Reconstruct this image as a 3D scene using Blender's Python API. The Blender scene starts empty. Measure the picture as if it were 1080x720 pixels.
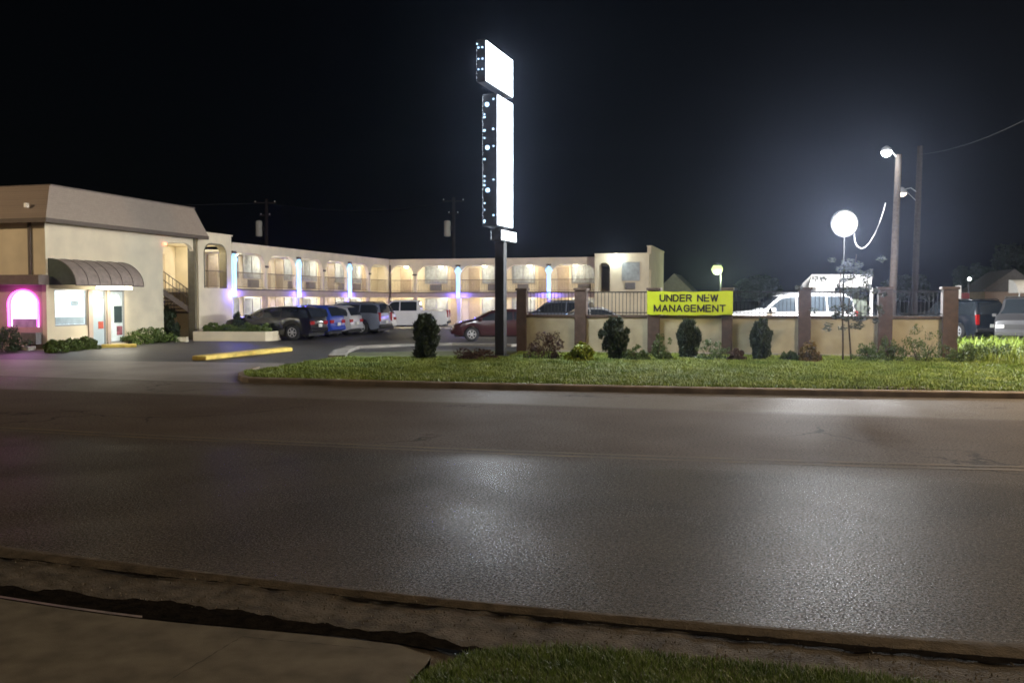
import bpy, bmesh, math, random
import numpy as np
from mathutils import Vector, Matrix
R = math.radians
random.seed(7); RNG = np.random.default_rng(7)
sc = bpy.context.scene
COL = sc.collection

# ------------------------------------------------------------------ camera, sky, exposure
CAMH, F, PITCH = 2.0, 970.0, math.atan(43/970.0)
cam_d = bpy.data.cameras.new('camera'); cam = bpy.data.objects.new('camera', cam_d); COL.objects.link(cam)
cam_d.sensor_width = 22.3; cam_d.lens = 22.3*F/1080.0
cam.location = (0, 0, CAMH); cam.rotation_euler = (math.pi/2 - PITCH, 0, 0)
cam_d.clip_start = 0.05; cam_d.clip_end = 3000
cam_d.dof.use_dof = True; cam_d.dof.focus_distance = 5.0; cam_d.dof.aperture_fstop = 3.5
sc.camera = cam
w = bpy.data.worlds.new("World"); sc.world = w; w.use_nodes = True
nt = w.node_tree
sky = nt.nodes.new('ShaderNodeTexSky'); sky.sky_type = 'NISHITA'; sky.sun_disc = False
sky.sun_elevation = R(25); sky.sun_rotation = R(200); sky.dust_density = 3.0
nt.links.new(sky.outputs[0], nt.nodes['Background'].inputs[0])
nt.nodes['Background'].inputs[1].default_value = 0.0004
sc.view_settings.view_transform = 'Standard'; sc.view_settings.look = 'None'
sc.view_settings.exposure = 0.0; sc.view_settings.gamma = 1.0
sc.cycles.use_denoising = True
sc.cycles.max_bounces = 5; sc.cycles.diffuse_bounces = 3; sc.cycles.glossy_bounces = 3
sc.cycles.volume_step_rate = 4.0
sc.cycles.transparent_max_bounces = 8; sc.cycles.volume_bounces = 0
sc.cycles.sample_clamp_indirect = 3.0; sc.cycles.sample_clamp_direct = 14.0
sc.cycles.caustics_reflective = False; sc.cycles.caustics_refractive = False

def lamp(name, kind, loc, energy, color=(1, 1, 1), size=0.2, rot=None, spot=None):
    d = bpy.data.lights.new(name, kind); d.energy = energy; d.color = color
    if kind in ('POINT', 'SPOT'): d.shadow_soft_size = size
    if kind == 'AREA': d.size = size
    if spot: d.spot_size = R(spot); d.spot_blend = 0.6
    o = bpy.data.objects.new(name, d); COL.objects.link(o); o.location = loc
    if rot: o.rotation_euler = rot
    return o
def aim(o, target):
    o.rotation_euler = (Vector(target) - o.location).to_track_quat('-Z', 'Y').to_euler()

# faint night light on everything (moonlit, thin overcast)
moon = lamp('night_sun', 'SUN', (0, 0, 50), 0.012, (0.8, 0.85, 1.0)); moon.data.angle = R(12)
moon.rotation_euler = (R(40), 0, R(-20))

# ------------------------------------------------------------------ photo pixel -> place
def ray(px, py):
    u, v = (px-540)/F, (py-360)/F
    c, s = math.cos(PITCH), math.sin(PITCH)
    return Vector((u, c - v*s, -s - v*c))
def G(px, py, z=0.0):
    d = ray(px, py); t = (z-CAMH)/d.z
    return Vector((d.x*t, d.y*t, z))
def D(px, py, Y):
    d = ray(px, py); t = Y/d.y
    return Vector((d.x*t, Y, CAMH + d.z*t))
A = R(15.3)
E1 = Vector((math.sin(A), math.cos(A), 0)); E2 = Vector((math.cos(A), -math.sin(A), 0))
LOT = 0.12
B0 = Vector((-17.8, 35.2, LOT))                 # outer corner of the office
C0 = B0 + E1*33.4                                # inner corner of the courtyard
def S(px):                                       # distance along the left facade seen at a pixel column
    r = (px-540)/F
    return (r*B0.y - B0.x)/(E1.x - E1.y*r)
def S2(px, y):                                   # same, for a line standing y in from (or -y out of) the facade
    r = (px-540)/F; P = B0 - E2*y
    return (r*P.y - P.x)/(E1.x - E1.y*r)
def T(px):
    r = (px-540)/F
    return (r*C0.y - C0.x)/(E2.x - E2.y*r)

# ------------------------------------------------------------------ materials
MATS = {}
def mat(name, col, rough=0.6, metal=0.0, var=0.15, scale=6.0, bump=0.0, bscale=40.0, emit=None, estr=0.0, spec=0.5, col2=None, trans=0.0, detail=6):
    if name in MATS: return MATS[name]
    m = bpy.data.materials.new(name); m.use_nodes = True; MATS[name] = m
    n, l = m.node_tree.nodes, m.node_tree.links
    b = n['Principled BSDF']
    b.inputs['Roughness'].default_value = rough; b.inputs['Metallic'].default_value = metal
    b.inputs['Specular IOR Level'].default_value = spec
    tc = n.new('ShaderNodeTexCoord')
    if var > 0 or col2:
        no = n.new('ShaderNodeTexNoise'); no.inputs['Scale'].default_value = scale; no.inputs['Detail'].default_value = detail
        l.new(tc.outputs['Object'], no.inputs['Vector'])
        cr = n.new('ShaderNodeValToRGB'); cr.color_ramp.elements[0].position = 0.3; cr.color_ramp.elements[1].position = 0.7
        c2 = col2 or tuple(min(1, c*(1+var)) for c in col)
        c1 = col if col2 else tuple(c*(1-var) for c in col)
        cr.color_ramp.elements[0].color = (*c1, 1); cr.color_ramp.elements[1].color = (*c2, 1)
        l.new(no.outputs['Fac'], cr.inputs[0]); l.new(cr.outputs[0], b.inputs['Base Color'])
    else:
        b.inputs['Base Color'].default_value = (*col, 1)
    if bump > 0:
        nb = n.new('ShaderNodeTexNoise'); nb.inputs['Scale'].default_value = bscale; nb.inputs['Detail'].default_value = 5
        l.new(tc.outputs['Object'], nb.inputs['Vector'])
        bp = n.new('ShaderNodeBump'); bp.inputs['Strength'].default_value = bump; bp.inputs['Distance'].default_value = 0.02
        l.new(nb.outputs['Fac'], bp.inputs['Height']); l.new(bp.outputs[0], b.inputs['Normal'])
    if emit:
        b.inputs['Emission Color'].default_value = (*emit, 1); b.inputs['Emission Strength'].default_value = estr
    if trans > 0:
        b.inputs['Subsurface Weight'].default_value = 0.0
    return m

M_stucco = mat('cream_stucco', (0.74, 0.645, 0.465), 0.85, var=0.11, scale=1.1, bump=0.25, bscale=60)
M_stucco_pink = mat('beige_stucco', (0.46, 0.36, 0.29), 0.85, var=0.1, scale=2, bump=0.25, bscale=60)
M_ledge = mat('brown_ledge', (0.17, 0.13, 0.11), 0.7, var=0.15)
M_trim = mat('brown_trim', (0.10, 0.075, 0.055), 0.6, var=0.15)
M_olive = mat('olive_trim', (0.16, 0.14, 0.09), 0.7)
M_white_paint = mat('white_paint', (0.72, 0.70, 0.66), 0.6, var=0.06)
M_ceiling = mat('soffit_paint', (0.70, 0.68, 0.62), 0.8, var=0.05)
M_door = mat('door_paint', (0.46, 0.36, 0.24), 0.5, var=0.1)
M_frame = mat('aluminium_frame', (0.45, 0.45, 0.46), 0.4, metal=0.7, var=0.05)
M_glass = mat('dark_glass', (0.02, 0.025, 0.03), 0.06, var=0.0, spec=0.8)
M_curtain = mat('grey_curtain', (0.34, 0.36, 0.36), 0.7, var=0.25, scale=4)
M_roof = mat('roof_gravel', (0.16, 0.15, 0.14), 0.9)
M_ac = mat('ac_housing', (0.16, 0.15, 0.15), 0.6)
M_black = mat('black_metal', (0.02, 0.02, 0.022), 0.45, metal=0.3, var=0.1)
M_rail = mat('rail_paint', (0.16, 0.12, 0.085), 0.5, var=0.1)
M_led = mat('led_column_light', (0.6, 0.7, 0.8), 0.5, var=0, emit=(0.26, 0.56, 1.0), estr=1.7)
M_lampglass = mat('lamp_diffuser', (0.9, 0.9, 0.8), 0.4, var=0, emit=(1.0, 0.93, 0.66), estr=14)
M_tube = mat('fluorescent_tube', (0.9, 0.9, 0.8), 0.4, var=0, emit=(1.0, 0.93, 0.75), estr=20)
M_office_lit = mat('lit_office_pane', (0.7, 0.8, 0.85), 0.2, var=0, emit=(0.80, 0.95, 1.0), estr=1.6)
M_office_dim = mat('dim_office_pane', (0.25, 0.3, 0.32), 0.15, var=0.3, scale=3, emit=(0.5, 0.62, 0.66), estr=0.42)
M_neon = mat('magenta_neon', (0.8, 0.2, 0.8), 0.4, var=0, emit=(1.0, 0.10, 0.85), estr=5)
M_concrete = mat('pale_concrete', (0.36, 0.34, 0.30), 0.8, var=0.2, scale=3, bump=0.3, bscale=50)
M_kerb = mat('kerb_concrete', (0.27, 0.22, 0.16), 0.8, var=0.3, scale=2.5, bump=0.4, bscale=40)
M_yellow = mat('yellow_kerb_paint', (0.62, 0.46, 0.10), 0.6, var=0.25, scale=3, bump=0.2)
M_sign = mat('white_sign_face', (0.9, 0.9, 0.9), 0.4, var=0, emit=(0.86, 0.93, 1.0), estr=60)
M_bulb = mat('marquee_bulb_glass', (0.9, 0.9, 0.9), 0.4, var=0, emit=(0.42, 0.70, 1.0), estr=3.6)
M_signbody = mat('sign_cabinet_metal', (0.035, 0.04, 0.05), 0.5, metal=0.4)
M_flood = mat('floodlight_lens', (0.9, 0.9, 0.9), 0.3, var=0, emit=(0.93, 0.95, 1.0), estr=110)  # emission fades to the rim, so soft glare is painted into the lens
_n, _l = M_flood.node_tree.nodes, M_flood.node_tree.links
_tc = _n.new('ShaderNodeTexCoord'); _sub = _n.new('ShaderNodeVectorMath'); _sub.operation = 'MULTIPLY'; _sub.inputs[1].default_value = (1, 0, 1)
_l.new(_tc.outputs['Object'], _sub.inputs[0]); _len = _n.new('ShaderNodeVectorMath'); _len.operation = 'LENGTH'; _l.new(_sub.outputs[0], _len.inputs[0])
_mr = _n.new('ShaderNodeMapRange'); _mr.inputs[1].default_value = .62; _mr.inputs[2].default_value = 0.0; _mr.inputs[3].default_value = 0.0; _mr.inputs[4].default_value = 1.0
_l.new(_len.outputs['Value'], _mr.inputs[0]); _pw = _n.new('ShaderNodeMath'); _pw.operation = 'POWER'; _pw.inputs[1].default_value = 6.0; _l.new(_mr.outputs[0], _pw.inputs[0])
_ml = _n.new('ShaderNodeMath'); _ml.operation = 'MULTIPLY_ADD'; _ml.inputs[1].default_value = 5000.0; _ml.inputs[2].default_value = 0.05; _l.new(_pw.outputs[0], _ml.inputs[0])
_l.new(_ml.outputs[0], _n['Principled BSDF'].inputs['Emission Strength'])
M_lampwhite = mat('lamp_lens_white', (0.9, 0.9, 0.9), 0.3, var=0, emit=(0.95, 1.0, 0.97), estr=60)
M_lampgreen = mat('lamp_lens_green', (0.9, 0.9, 0.8), 0.3, var=0, emit=(0.80, 1.0, 0.40), estr=1.25)
M_lampwarm = mat('lamp_lens_warm', (0.9, 0.8, 0.7), 0.3, var=0, emit=(1.0, 0.85, 0.7), estr=2.2)
M_wood = mat('weathered_pole_wood', (0.045, 0.036, 0.032), 0.95, var=0.3, scale=8, bump=0.4, spec=0.2)
M_wire = mat('cable_rubber', (0.012, 0.012, 0.012), 0.6, var=0)
M_whitecable = mat('white_cable', (0.4, 0.4, 0.4), 0.5, var=0)
M_fencewall = mat('tan_block_wall', (0.36, 0.325, 0.225), 0.85, var=0.16, scale=2.0, bump=0.35, bscale=45)
M_pillar = mat('brown_pillar_brick', (0.072, 0.047, 0.036), 0.85, var=0.25, scale=5, bump=0.5, bscale=30)
M_cap = mat('brown_wall_cap', (0.075, 0.05, 0.035), 0.8, var=0.2)
M_banner = mat('lime_banner_vinyl', (0.52, 0.62, 0.02), 0.5, var=0.06, scale=2)
M_letter = mat('black_letter_vinyl', (0.015, 0.015, 0.015), 0.5, var=0)
M_conifer = mat('conifer_leaf', (0.018, 0.032, 0.012), 0.6, col2=(0.04, 0.065, 0.022), scale=9)
M_bright = mat('bright_shrub_leaf', (0.16, 0.22, 0.015), 0.55, col2=(0.36, 0.42, 0.04), scale=12)
M_hedge = mat('hedge_leaf', (0.05, 0.09, 0.012), 0.55, col2=(0.13, 0.18, 0.03), scale=9)
M_weed = mat('weed_leaf', (0.045, 0.085, 0.02), 0.6, col2=(0.10, 0.16, 0.04), scale=9)
M_red = mat('russet_leaf', (0.05, 0.03, 0.02), 0.7, col2=(0.10, 0.055, 0.04), scale=9)
M_orange = mat('yellow_orange_leaf', (0.10, 0.08, 0.015), 0.6, col2=(0.22, 0.13, 0.03), scale=11)
M_treeleaf = mat('feathery_leaf', (0.03, 0.04, 0.02), 0.6, col2=(0.06, 0.075, 0.04), scale=9)
M_bark = mat('bark', (0.055, 0.042, 0.032), 0.85, var=0.3, bump=0.4)
M_grass = mat('grass_blade', (0.13, 0.22, 0.02), 0.55, col2=(0.31, 0.39, 0.06), scale=0.9, detail=8)
M_drygrass = mat('grass_blade_near', (0.05, 0.10, 0.012), 0.55, col2=(0.13, 0.19, 0.03), scale=5)
M_soil = mat('verge_soil', (0.05, 0.07, 0.02), 0.9, col2=(0.085, 0.08, 0.04), scale=2.5, bump=0.5, bscale=25)
M_tyre = mat('tyre_rubber', (0.015, 0.015, 0.015), 0.8, var=0.1)
M_rim = mat('alloy_rim', (0.42, 0.42, 0.43), 0.4, metal=0.25, var=0.05)
M_tail = mat('tail_light_red', (0.30, 0.01, 0.01), 0.2, var=0, spec=0.8)
M_head = mat('head_light_clear', (0.7, 0.7, 0.68), 0.15, var=0, spec=0.8)
M_chrome = mat('chrome_trim', (0.6, 0.6, 0.6), 0.2, metal=1.0, var=0)
M_plate = mat('licence_plate', (0.6, 0.6, 0.55), 0.5, var=0.05)
M_plastic = mat('black_plastic', (0.02, 0.02, 0.02), 0.6, var=0.1)

def asphalt_road():
    m = bpy.data.materials.new('road_asphalt'); m.use_nodes = True
    n, l = m.node_tree.nodes, m.node_tree.links; b = n['Principled BSDF']
    tc = n.new('ShaderNodeTexCoord'); sep = n.new('ShaderNodeSeparateXYZ'); l.new(tc.outputs['Object'], sep.inputs[0])
    def noise(scale, detail=6, vec=None, rough=0.55):
        q = n.new('ShaderNodeTexNoise'); q.inputs['Scale'].default_value = scale; q.inputs['Detail'].default_value = detail
        q.inputs['Roughness'].default_value = rough
        l.new(vec or tc.outputs['Object'], q.inputs['Vector']); return q.outputs['Fac']
    def math_(op, a, bb, clamp=False):
        q = n.new('ShaderNodeMath'); q.operation = op; q.use_clamp = clamp
        for i, v in enumerate((a, bb)):
            if isinstance(v, (int, float)): q.inputs[i].default_value = v
            else: l.new(v, q.inputs[i])
        return q.outputs[0]
    def maprange(v, a, bb, c=0.0, d=1.0):
        q = n.new('ShaderNodeMapRange'); q.clamp = True
        l.new(v, q.inputs[0]); 
        for i, x in enumerate((a, bb, c, d)): q.inputs[i+1].default_value = x
        return q.outputs[0]
    def mix(f, a, bb):
        q = n.new('ShaderNodeMix'); q.data_type = 'RGBA'
        if isinstance(f, (int, float)): q.inputs[0].default_value = f
        else: l.new(f, q.inputs[0])
        for i, v in ((6, a), (7, bb)):
            if isinstance(v, tuple): q.inputs[i].default_value = (*v, 1)
            else: l.new(v, q.inputs[i])
        return q.outputs[2]
    mp = n.new('ShaderNodeMapping'); mp.inputs['Scale'].default_value = (0.12, 1.0, 1.0); l.new(tc.outputs['Object'], mp.inputs[0])
    streak = noise(1.6, 5, mp.outputs[0]); fine = noise(60, 4, None, 0.75); speck = noise(27, 3, None, 0.7); mid = noise(9, 6); blot = noise(0.6, 5)
    yy = math_('ADD', sep.outputs['Y'], math_('MULTIPLY', math_('SUBTRACT', mid, 0.5), 0.25))
    yy = math_('ADD', yy, math_('MULTIPLY', math_('SUBTRACT', streak, 0.5), 0.5))
    far = maprange(yy, -0.9, 0.35)                       # across the centre line
    pan = maprange(yy, 5.2, 5.6)                          # paler shoulder beside the far kerb
    near_c = mix(maprange(blot, 0.35, 0.65), (0.044, 0.037, 0.028), (0.074, 0.062, 0.046))
    far_c = mix(maprange(blot, 0.35, 0.65), (0.085, 0.066, 0.050), (0.115, 0.092, 0.070))
    c = mix(far, near_c, far_c); c = mix(pan, c, (0.155, 0.135, 0.11))
    edge = maprange(yy, -5.6, -6.4)
    c = mix(math_('MULTIPLY', edge, 0.7), c, (0.085, 0.066, 0.045))
    c = mix(maprange(speck, 0.52, 0.66, 0.0, 0.5), c, (0.17, 0.145, 0.115))
    c = mix(maprange(speck, 0.48, 0.36, 0.0, 0.7), c, (0.012, 0.011, 0.009))
    # cracks, sealed in black
    vo = n.new('ShaderNodeTexVoronoi'); vo.feature = 'DISTANCE_TO_EDGE'; vo.inputs['Scale'].default_value = 0.22
    dv = n.new('ShaderNodeVectorMath'); dv.operation = 'ADD'
    nc = n.new('ShaderNodeTexNoise'); nc.inputs['Scale'].default_value = 1.3; nc.inputs['Detail'].default_value = 6
    l.new(tc.outputs['Object'], nc.inputs['Vector'])
    sc_ = n.new('ShaderNodeVectorMath'); sc_.operation = 'SCALE'; sc_.inputs[3].default_value = 1.6; l.new(nc.outputs['Color'], sc_.inputs[0])
    l.new(tc.outputs['Object'], dv.inputs[0]); l.new(sc_.outputs[0], dv.inputs[1]); l.new(dv.outputs[0], vo.inputs['Vector'])
    crack = maprange(vo.outputs['Distance'], 0.004, 0.012, 1.0, 0.0)
    crack = math_('MULTIPLY', crack, maprange(noise(0.25, 2), 0.5, 0.58))
    c = mix(math_('MULTIPLY', math_('MULTIPLY', crack, far), 0.7), c, (0.010, 0.009, 0.008))
    l.new(c, b.inputs['Base Color'])
    gr = maprange(fine, 0.47, 0.60)                       # polished stone tops among rough bitumen
    wear = maprange(noise(0.55, 4), 0.36, 0.60)
    shine = math_('MULTIPLY', gr, math_('ADD', math_('MULTIPLY', wear, 0.3), 0.7))
    lane = math_('SUBTRACT', maprange(far, 0, 1, 1.0, 0.35), math_('MULTIPLY', pan, -0.5))
    shine = math_('MULTIPLY', shine, lane)
    l.new(maprange(shine, 0, 1, 0.80, 0.17), b.inputs['Roughness'])
    l.new(maprange(shine, 0, 1, 0.02, 0.29), b.inputs['Specular IOR Level'])
    bp = n.new('ShaderNodeBump'); bp.inputs['Strength'].default_value = 0.4; bp.inputs['Distance'].default_value = 0.006
    l.new(math_('ADD', fine, math_('MULTIPLY', mid, 0.4)), bp.inputs['Height']); l.new(bp.outputs[0], b.inputs['Normal'])
    return m
M_road = asphalt_road()
M_lot = mat('lot_asphalt', (0.035, 0.035, 0.038), 0.5, col2=(0.06, 0.058, 0.056), scale=0.8, bump=0.4, bscale=60)
M_apron = mat('apron_concrete', (0.17, 0.152, 0.13), 0.5, col2=(0.27, 0.24, 0.21), scale=0.7, bump=0.3, bscale=60)
M_pan = mat('gutter_dirt', (0.04, 0.032, 0.022), 0.85, col2=(0.115, 0.095, 0.068), scale=6, bump=0.7, bscale=55, spec=0.1, detail=12)
M_slab = mat('driveway_concrete', (0.075, 0.064, 0.045), 0.85, col2=(0.14, 0.12, 0.085), scale=4.5, bump=0.14, bscale=110, spec=0.1, detail=14)
M_mud = mat('wet_black_mud', (0.005, 0.0045, 0.004), 0.75, col2=(0.016, 0.013, 0.010), scale=12, bump=0.5, bscale=35, spec=0.0)
M_ground = mat('dirt_ground', (0.05, 0.045, 0.035), 0.95, var=0.3, scale=0.3)

def paint(name, col, rough=0.3, metal=0.0):
    m = mat(name, col, rough, metal=metal, var=0.06, scale=2)
    m.node_tree.nodes['Principled BSDF'].inputs['Coat Weight'].default_value = 0.8
    m.node_tree.nodes['Principled BSDF'].inputs['Coat Roughness'].default_value = 0.06
    return m
P_black = paint('black_car_paint', (0.004, 0.004, 0.0045))
P_blue = paint('blue_car_paint', (0.02, 0.05, 0.30))
P_grey = paint('blue_grey_car_paint', (0.16, 0.18, 0.23), metal=0.3)
P_silver = paint('silver_car_paint', (0.45, 0.45, 0.46), metal=0.3)
P_white = paint('white_car_paint', (0.72, 0.72, 0.72))
P_maroon = paint('maroon_car_paint', (0.032, 0.005, 0.007))
P_vangrey = paint('dull_grey_van_paint', (0.055, 0.055, 0.058))
P_navy = paint('navy_car_paint', (0.008, 0.012, 0.018))

# ------------------------------------------------------------------ mesh helpers
class MB:
    def __init__(s): s.v = []; s.f = []
    def add(s, vs, fs):
        o = len(s.v); s.v += [tuple(p) for p in vs]; s.f += [tuple(i+o for i in q) for q in fs]; return s
    def box(s, x0, x1, y0, y1, z0, z1):
        vs = [(x, y, z) for z in (z0, z1) for x, y in ((x0, y0), (x1, y0), (x1, y1), (x0, y1))]
        return s.add(vs, [(0, 3, 2, 1), (4, 5, 6, 7), (0, 1, 5, 4), (1, 2, 6, 5), (2, 3, 7, 6), (3, 0, 4, 7)])
    def prism(s, pts, d):                       # polygon pts extruded by vector d
        n = len(pts); d = Vector(d); P = [Vector(p) for p in pts]
        return s.add(P + [p+d for p in P], [tuple(range(n))[::-1], tuple(range(n, 2*n))] + [(i, (i+1) % n, n+(i+1) % n, n+i) for i in range(n)])
    def tube(s, path, r, n=8, cap=True):
        path = [Vector(p) for p in path]; rs = r if isinstance(r, (list, tuple)) else [r]*len(path)
        vs = []; fs = []
        for i, p in enumerate(path):
            d = (path[min(i+1, len(path)-1)] - path[max(i-1, 0)]).normalized()
            up = Vector((0, 0, 1)) if abs(d.z) < 0.9 else Vector((1, 0, 0))
            a = d.cross(up).normalized(); b = d.cross(a)
            for k in range(n):
                t = 2*math.pi*k/n; vs.append(p + (a*math.cos(t) + b*math.sin(t))*rs[i])
        for i in range(len(path)-1):
            for k in range(n): fs.append((i*n+k, i*n+(k+1) % n, (i+1)*n+(k+1) % n, (i+1)*n+k))
        if cap: fs += [tuple(range(n))[::-1], tuple(range((len(path)-1)*n, len(path)*n))]
        return s.add(vs, fs)
    def lathe(s, prof, n=20, axis='z', c=(0, 0, 0)):
        vs = []; fs = []; c = Vector(c)
        for r, h in prof:
            for k in range(n):
                t = 2*math.pi*k/n; x, y = r*math.cos(t), r*math.sin(t)
                vs.append(c + Vector({'z': (x, y, h), 'y': (x, h, y), 'x': (h, x, y)}[axis]))
        for i in range(len(prof)-1):
            for k in range(n): fs.append((i*n+k, i*n+(k+1) % n, (i+1)*n+(k+1) % n, (i+1)*n+k))
        return s.add(vs, fs + [tuple(range(n))[::-1], tuple(range((len(prof)-1)*n, len(prof)*n))])
    def build(s, name, m, parent=None, bevel=0, smooth=False, loc=None, sub=0):
        me = bpy.data.meshes.new(name); me.from_pydata(s.v, [], s.f); me.update()
        bm = bmesh.new(); bm.from_mesh(me); bmesh.ops.recalc_face_normals(bm, faces=bm.faces); bm.to_mesh(me); bm.free()
        o = bpy.data.objects.new(name, me); COL.objects.link(o); me.materials.append(m)
        if parent: o.parent = parent
        if loc: o.location = loc
        if smooth:
            for p in me.polygons: p.use_smooth = True
        if bevel:
            b = o.modifiers.new('bevel', 'BEVEL'); b.width = bevel; b.segments = 2; b.limit_method = 'ANGLE'
        if sub:
            q = o.modifiers.new('sub', 'SUBSURF'); q.levels = sub; q.render_levels = sub
        return o
def tag(o, label=None, cat=None, group=None, kind=None):
    if label: o['label'] = label
    if cat: o['category'] = cat
    if group: o['group'] = group
    if kind: o['kind'] = kind
    return o
def empty(name, loc, rz=0.0, label=None, cat=None, group=None):
    o = bpy.data.objects.new(name, None); COL.objects.link(o); o.location = loc; o.rotation_euler = (0, 0, rz); o.empty_display_size = 0.3
    return tag(o, label, cat, group)
def copy_tree(o, parent=None):
    c = o.copy(); COL.objects.link(c); c.parent = parent
    for ch in list(o.children): copy_tree(ch, c)
    return c
def structure(o): o['kind'] = 'structure'; return o

# ------------------------------------------------------------------ ground, road, kerbs
def quad_y(y0, y1, y2):                       # y over pixel columns 0, 540, 1080
    def f(px):
        t = (px-540)/540.0
        return y1 + t*(y2-y0)/2 + t*t*((y2+y0)/2 - y1)
    return f
def line_pts(fy, z, a=-150, b=1230, step=15, ext=90):
    xs = list(np.arange(a, b+1, step)); P = [G(x, fy(x), z) for x in xs]
    return [P[0] - E2*ext] + P + [P[-1] + E2*ext]
lip_y, kerb_y, mid_y = quad_y(575, 637, 678), quad_y(396, 411, 420.5), quad_y(452, 477, 494)
gnd = MB(); gnd.add([(-700, -120, -0.14), (700, -120, -0.14), (700, 1500, -0.14), (-700, 1500, -0.14)], [(0, 1, 2, 3)])
structure(gnd.build('ground', M_ground))
ROADROT = -A
roado = G(540, 477, 0)
def to_road(p): return Matrix.Rotation(A, 3, 'Z') @ (Vector(p) - roado)
def strip(rows, name, m, z_off=0.0):
    mb = MB(); vs = []; n = len(rows[0])
    for r in rows: vs += [to_road(p) for p in r]
    fs = [(i*n+k, i*n+k+1, (i+1)*n+k+1, (i+1)*n+k) for i in range(len(rows)-1) for k in range(n-1)]
    mb.add(vs, fs); o = mb.build(name, m); o.location = roado; o.rotation_euler = (0, 0, ROADROT); return o
Lip, Kerb, Mid = line_pts(lip_y, 0), line_pts(kerb_y, 0), line_pts(mid_y, 0)
def lerp_rows(a, b, n, h=None):
    out = []
    for i in range(n+1):
        t = i/n; row = [p.lerp(q, t) for p, q in zip(a, b)]
        if h: row = [p + Vector((0, 0, h(t, k))) for k, p in enumerate(row)]
        out.append(row)
    return out
structure(strip(lerp_rows(Lip, Mid, 10) + lerp_rows(Mid, Kerb, 10)[1:], 'road', M_road))
# worn double yellow line
M_line = mat('worn_yellow_line', (0.060, 0.048, 0.034), 0.8, col2=(0.125, 0.084, 0.030), scale=2)
for off in (-0.12, 0.12):
    a = [p - E1*(0.05) + E1*off + Vector((0, 0, 0.004)) for p in Mid]; b = [p + E1*0.05 + E1*off + Vector((0, 0, 0.004)) for p in Mid]
    structure(strip([a, b], 'centre_line_marking', M_line))
# raised asphalt edge, gutter pan, black wet channel
dark_y = quad_y(588, 648, 697)
EdgeA = [p + Vector((0, 0, 0)) for p in Lip]
Dark = line_pts(dark_y, -0.035)
def vnoise(x, seed):                            # 1-D value noise, four octaves
    t = 0.0
    for o in range(4):
        q = x*2**o + seed*17.3; i = math.floor(q); f = q-i; f = f*f*(3-2*f)
        h = lambda n: (math.sin(n*127.1+seed*311.7+o*74.7)*43758.5453) % 1.0
        t += ((h(i)*(1-f)+h(i+1)*f)-.5)*2/1.7**o
    return t
noi = lambda k, s: (math.sin(k*1.7+s)+math.sin(k*0.63+2.1*s)+math.sin(k*3.1+.5*s))/3
rows = []
for i, (t, h) in enumerate(((0, 0), (0.2, 0.004), (0.4, 0.003), (0.6, -0.004), (0.8, -0.011), (1.0, -0.019))):
    rows.append([p.lerp(q, t) + Vector((0, 0, h - (p.lerp(q, t)).z + (0.003*noi(k, i) if 0 < i else 0))) for k, (p, q) in enumerate(zip(Lip, Dark))])
structure(strip(rows, 'road_edge', mat('brown_road_edge', (0.055, 0.044, 0.031), 0.85, col2=(0.125, 0.10, 0.07), scale=7, bump=0.7, bscale=60, spec=0.1, detail=12)))
pan_end = quad_y(700, 800, 900)
Pan2 = line_pts(pan_end, -0.024)
rows = []
for i in range(13):
    t = i/12
    rows.append([p.lerp(q, t) + Vector((0, 0, 0.005*noi(k*1.3, i*1.9) - 0.0005*i + (0.002 if i == 0 else 0))) for k, (p, q) in enumerate(zip([Vector((p.x, p.y, -0.021)) for p in Dark], Pan2))])
structure(strip(rows, 'gutter', M_pan))
# dark crack filled with mud between road edge and gutter
def ribbon(pxs, z, name, m, jitter=0.0, dome=0.0):
    """pxs: list of (px, y_top, y_bottom)"""
    mb = MB(); vs = []; n = 4
    for i, (px, a, b) in enumerate(pxs):
        for k in range(n):
            t = k/(n-1); y = a + (b-a)*t
            p = G(px, y + (jitter*noi(i*1.7, k) if k in (0, n-1) else 0), z + (dome if k in (1, 2) else 0)); vs.append(p)
    fs = [(i*n+k, i*n+k+1, (i+1)*n+k+1, (i+1)*n+k) for i in range(len(pxs)-1) for k in range(n-1)]
    mb.add(vs, fs); return structure(mb.build(name, m))
ribbon([(x, dark_y(x)-1.2-1.2*max(0, min(1, (x-350)/400)), dark_y(x)-.3+1.2*noi(x*.05, 1)+3.8*max(0, min(1, (x-350)/600))+1.6*vnoise(x*.03, 5)) for x in range(-140, 1240, 4)], -0.009, 'gutter_crack', M_mud, 0.4)
def chan(px):
    t = px/500.0
    return 619 + 66*t - 2*math.sin(t*3), 630 + 61*t + 3*math.sin(t*6)
ribbon([(x, chan(x)[0]-4+4.0*vnoise(x*.016, 3)-4*max(0, math.sin((x-80)/340*math.pi)), chan(x)[1]+.8*vnoise(x*.05, 8)) for x in range(-200, 521, 3)], -0.009, 'gutter_channel', M_mud, 0.5)
M_water = mat('standing_water', (0.008, 0.009, 0.011), 0.03, var=0.0, bump=0.25, bscale=9, spec=0.8)
ribbon([(x, chan(x)[0]+3, chan(x)[0]+3+5*math.sin(math.pi*(x-455)/65)) for x in range(455, 521, 5)], -0.004, 'puddle', M_water)
ribbon([(x, chan(x)[1]-2.4, chan(x)[1]-0.2) for x in range(-60, 160, 10)], 0.0, 'driveway_edge', mat('pale_wet_edge', (0.18, 0.14, 0.13), 0.3, var=0.3, scale=6))
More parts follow.
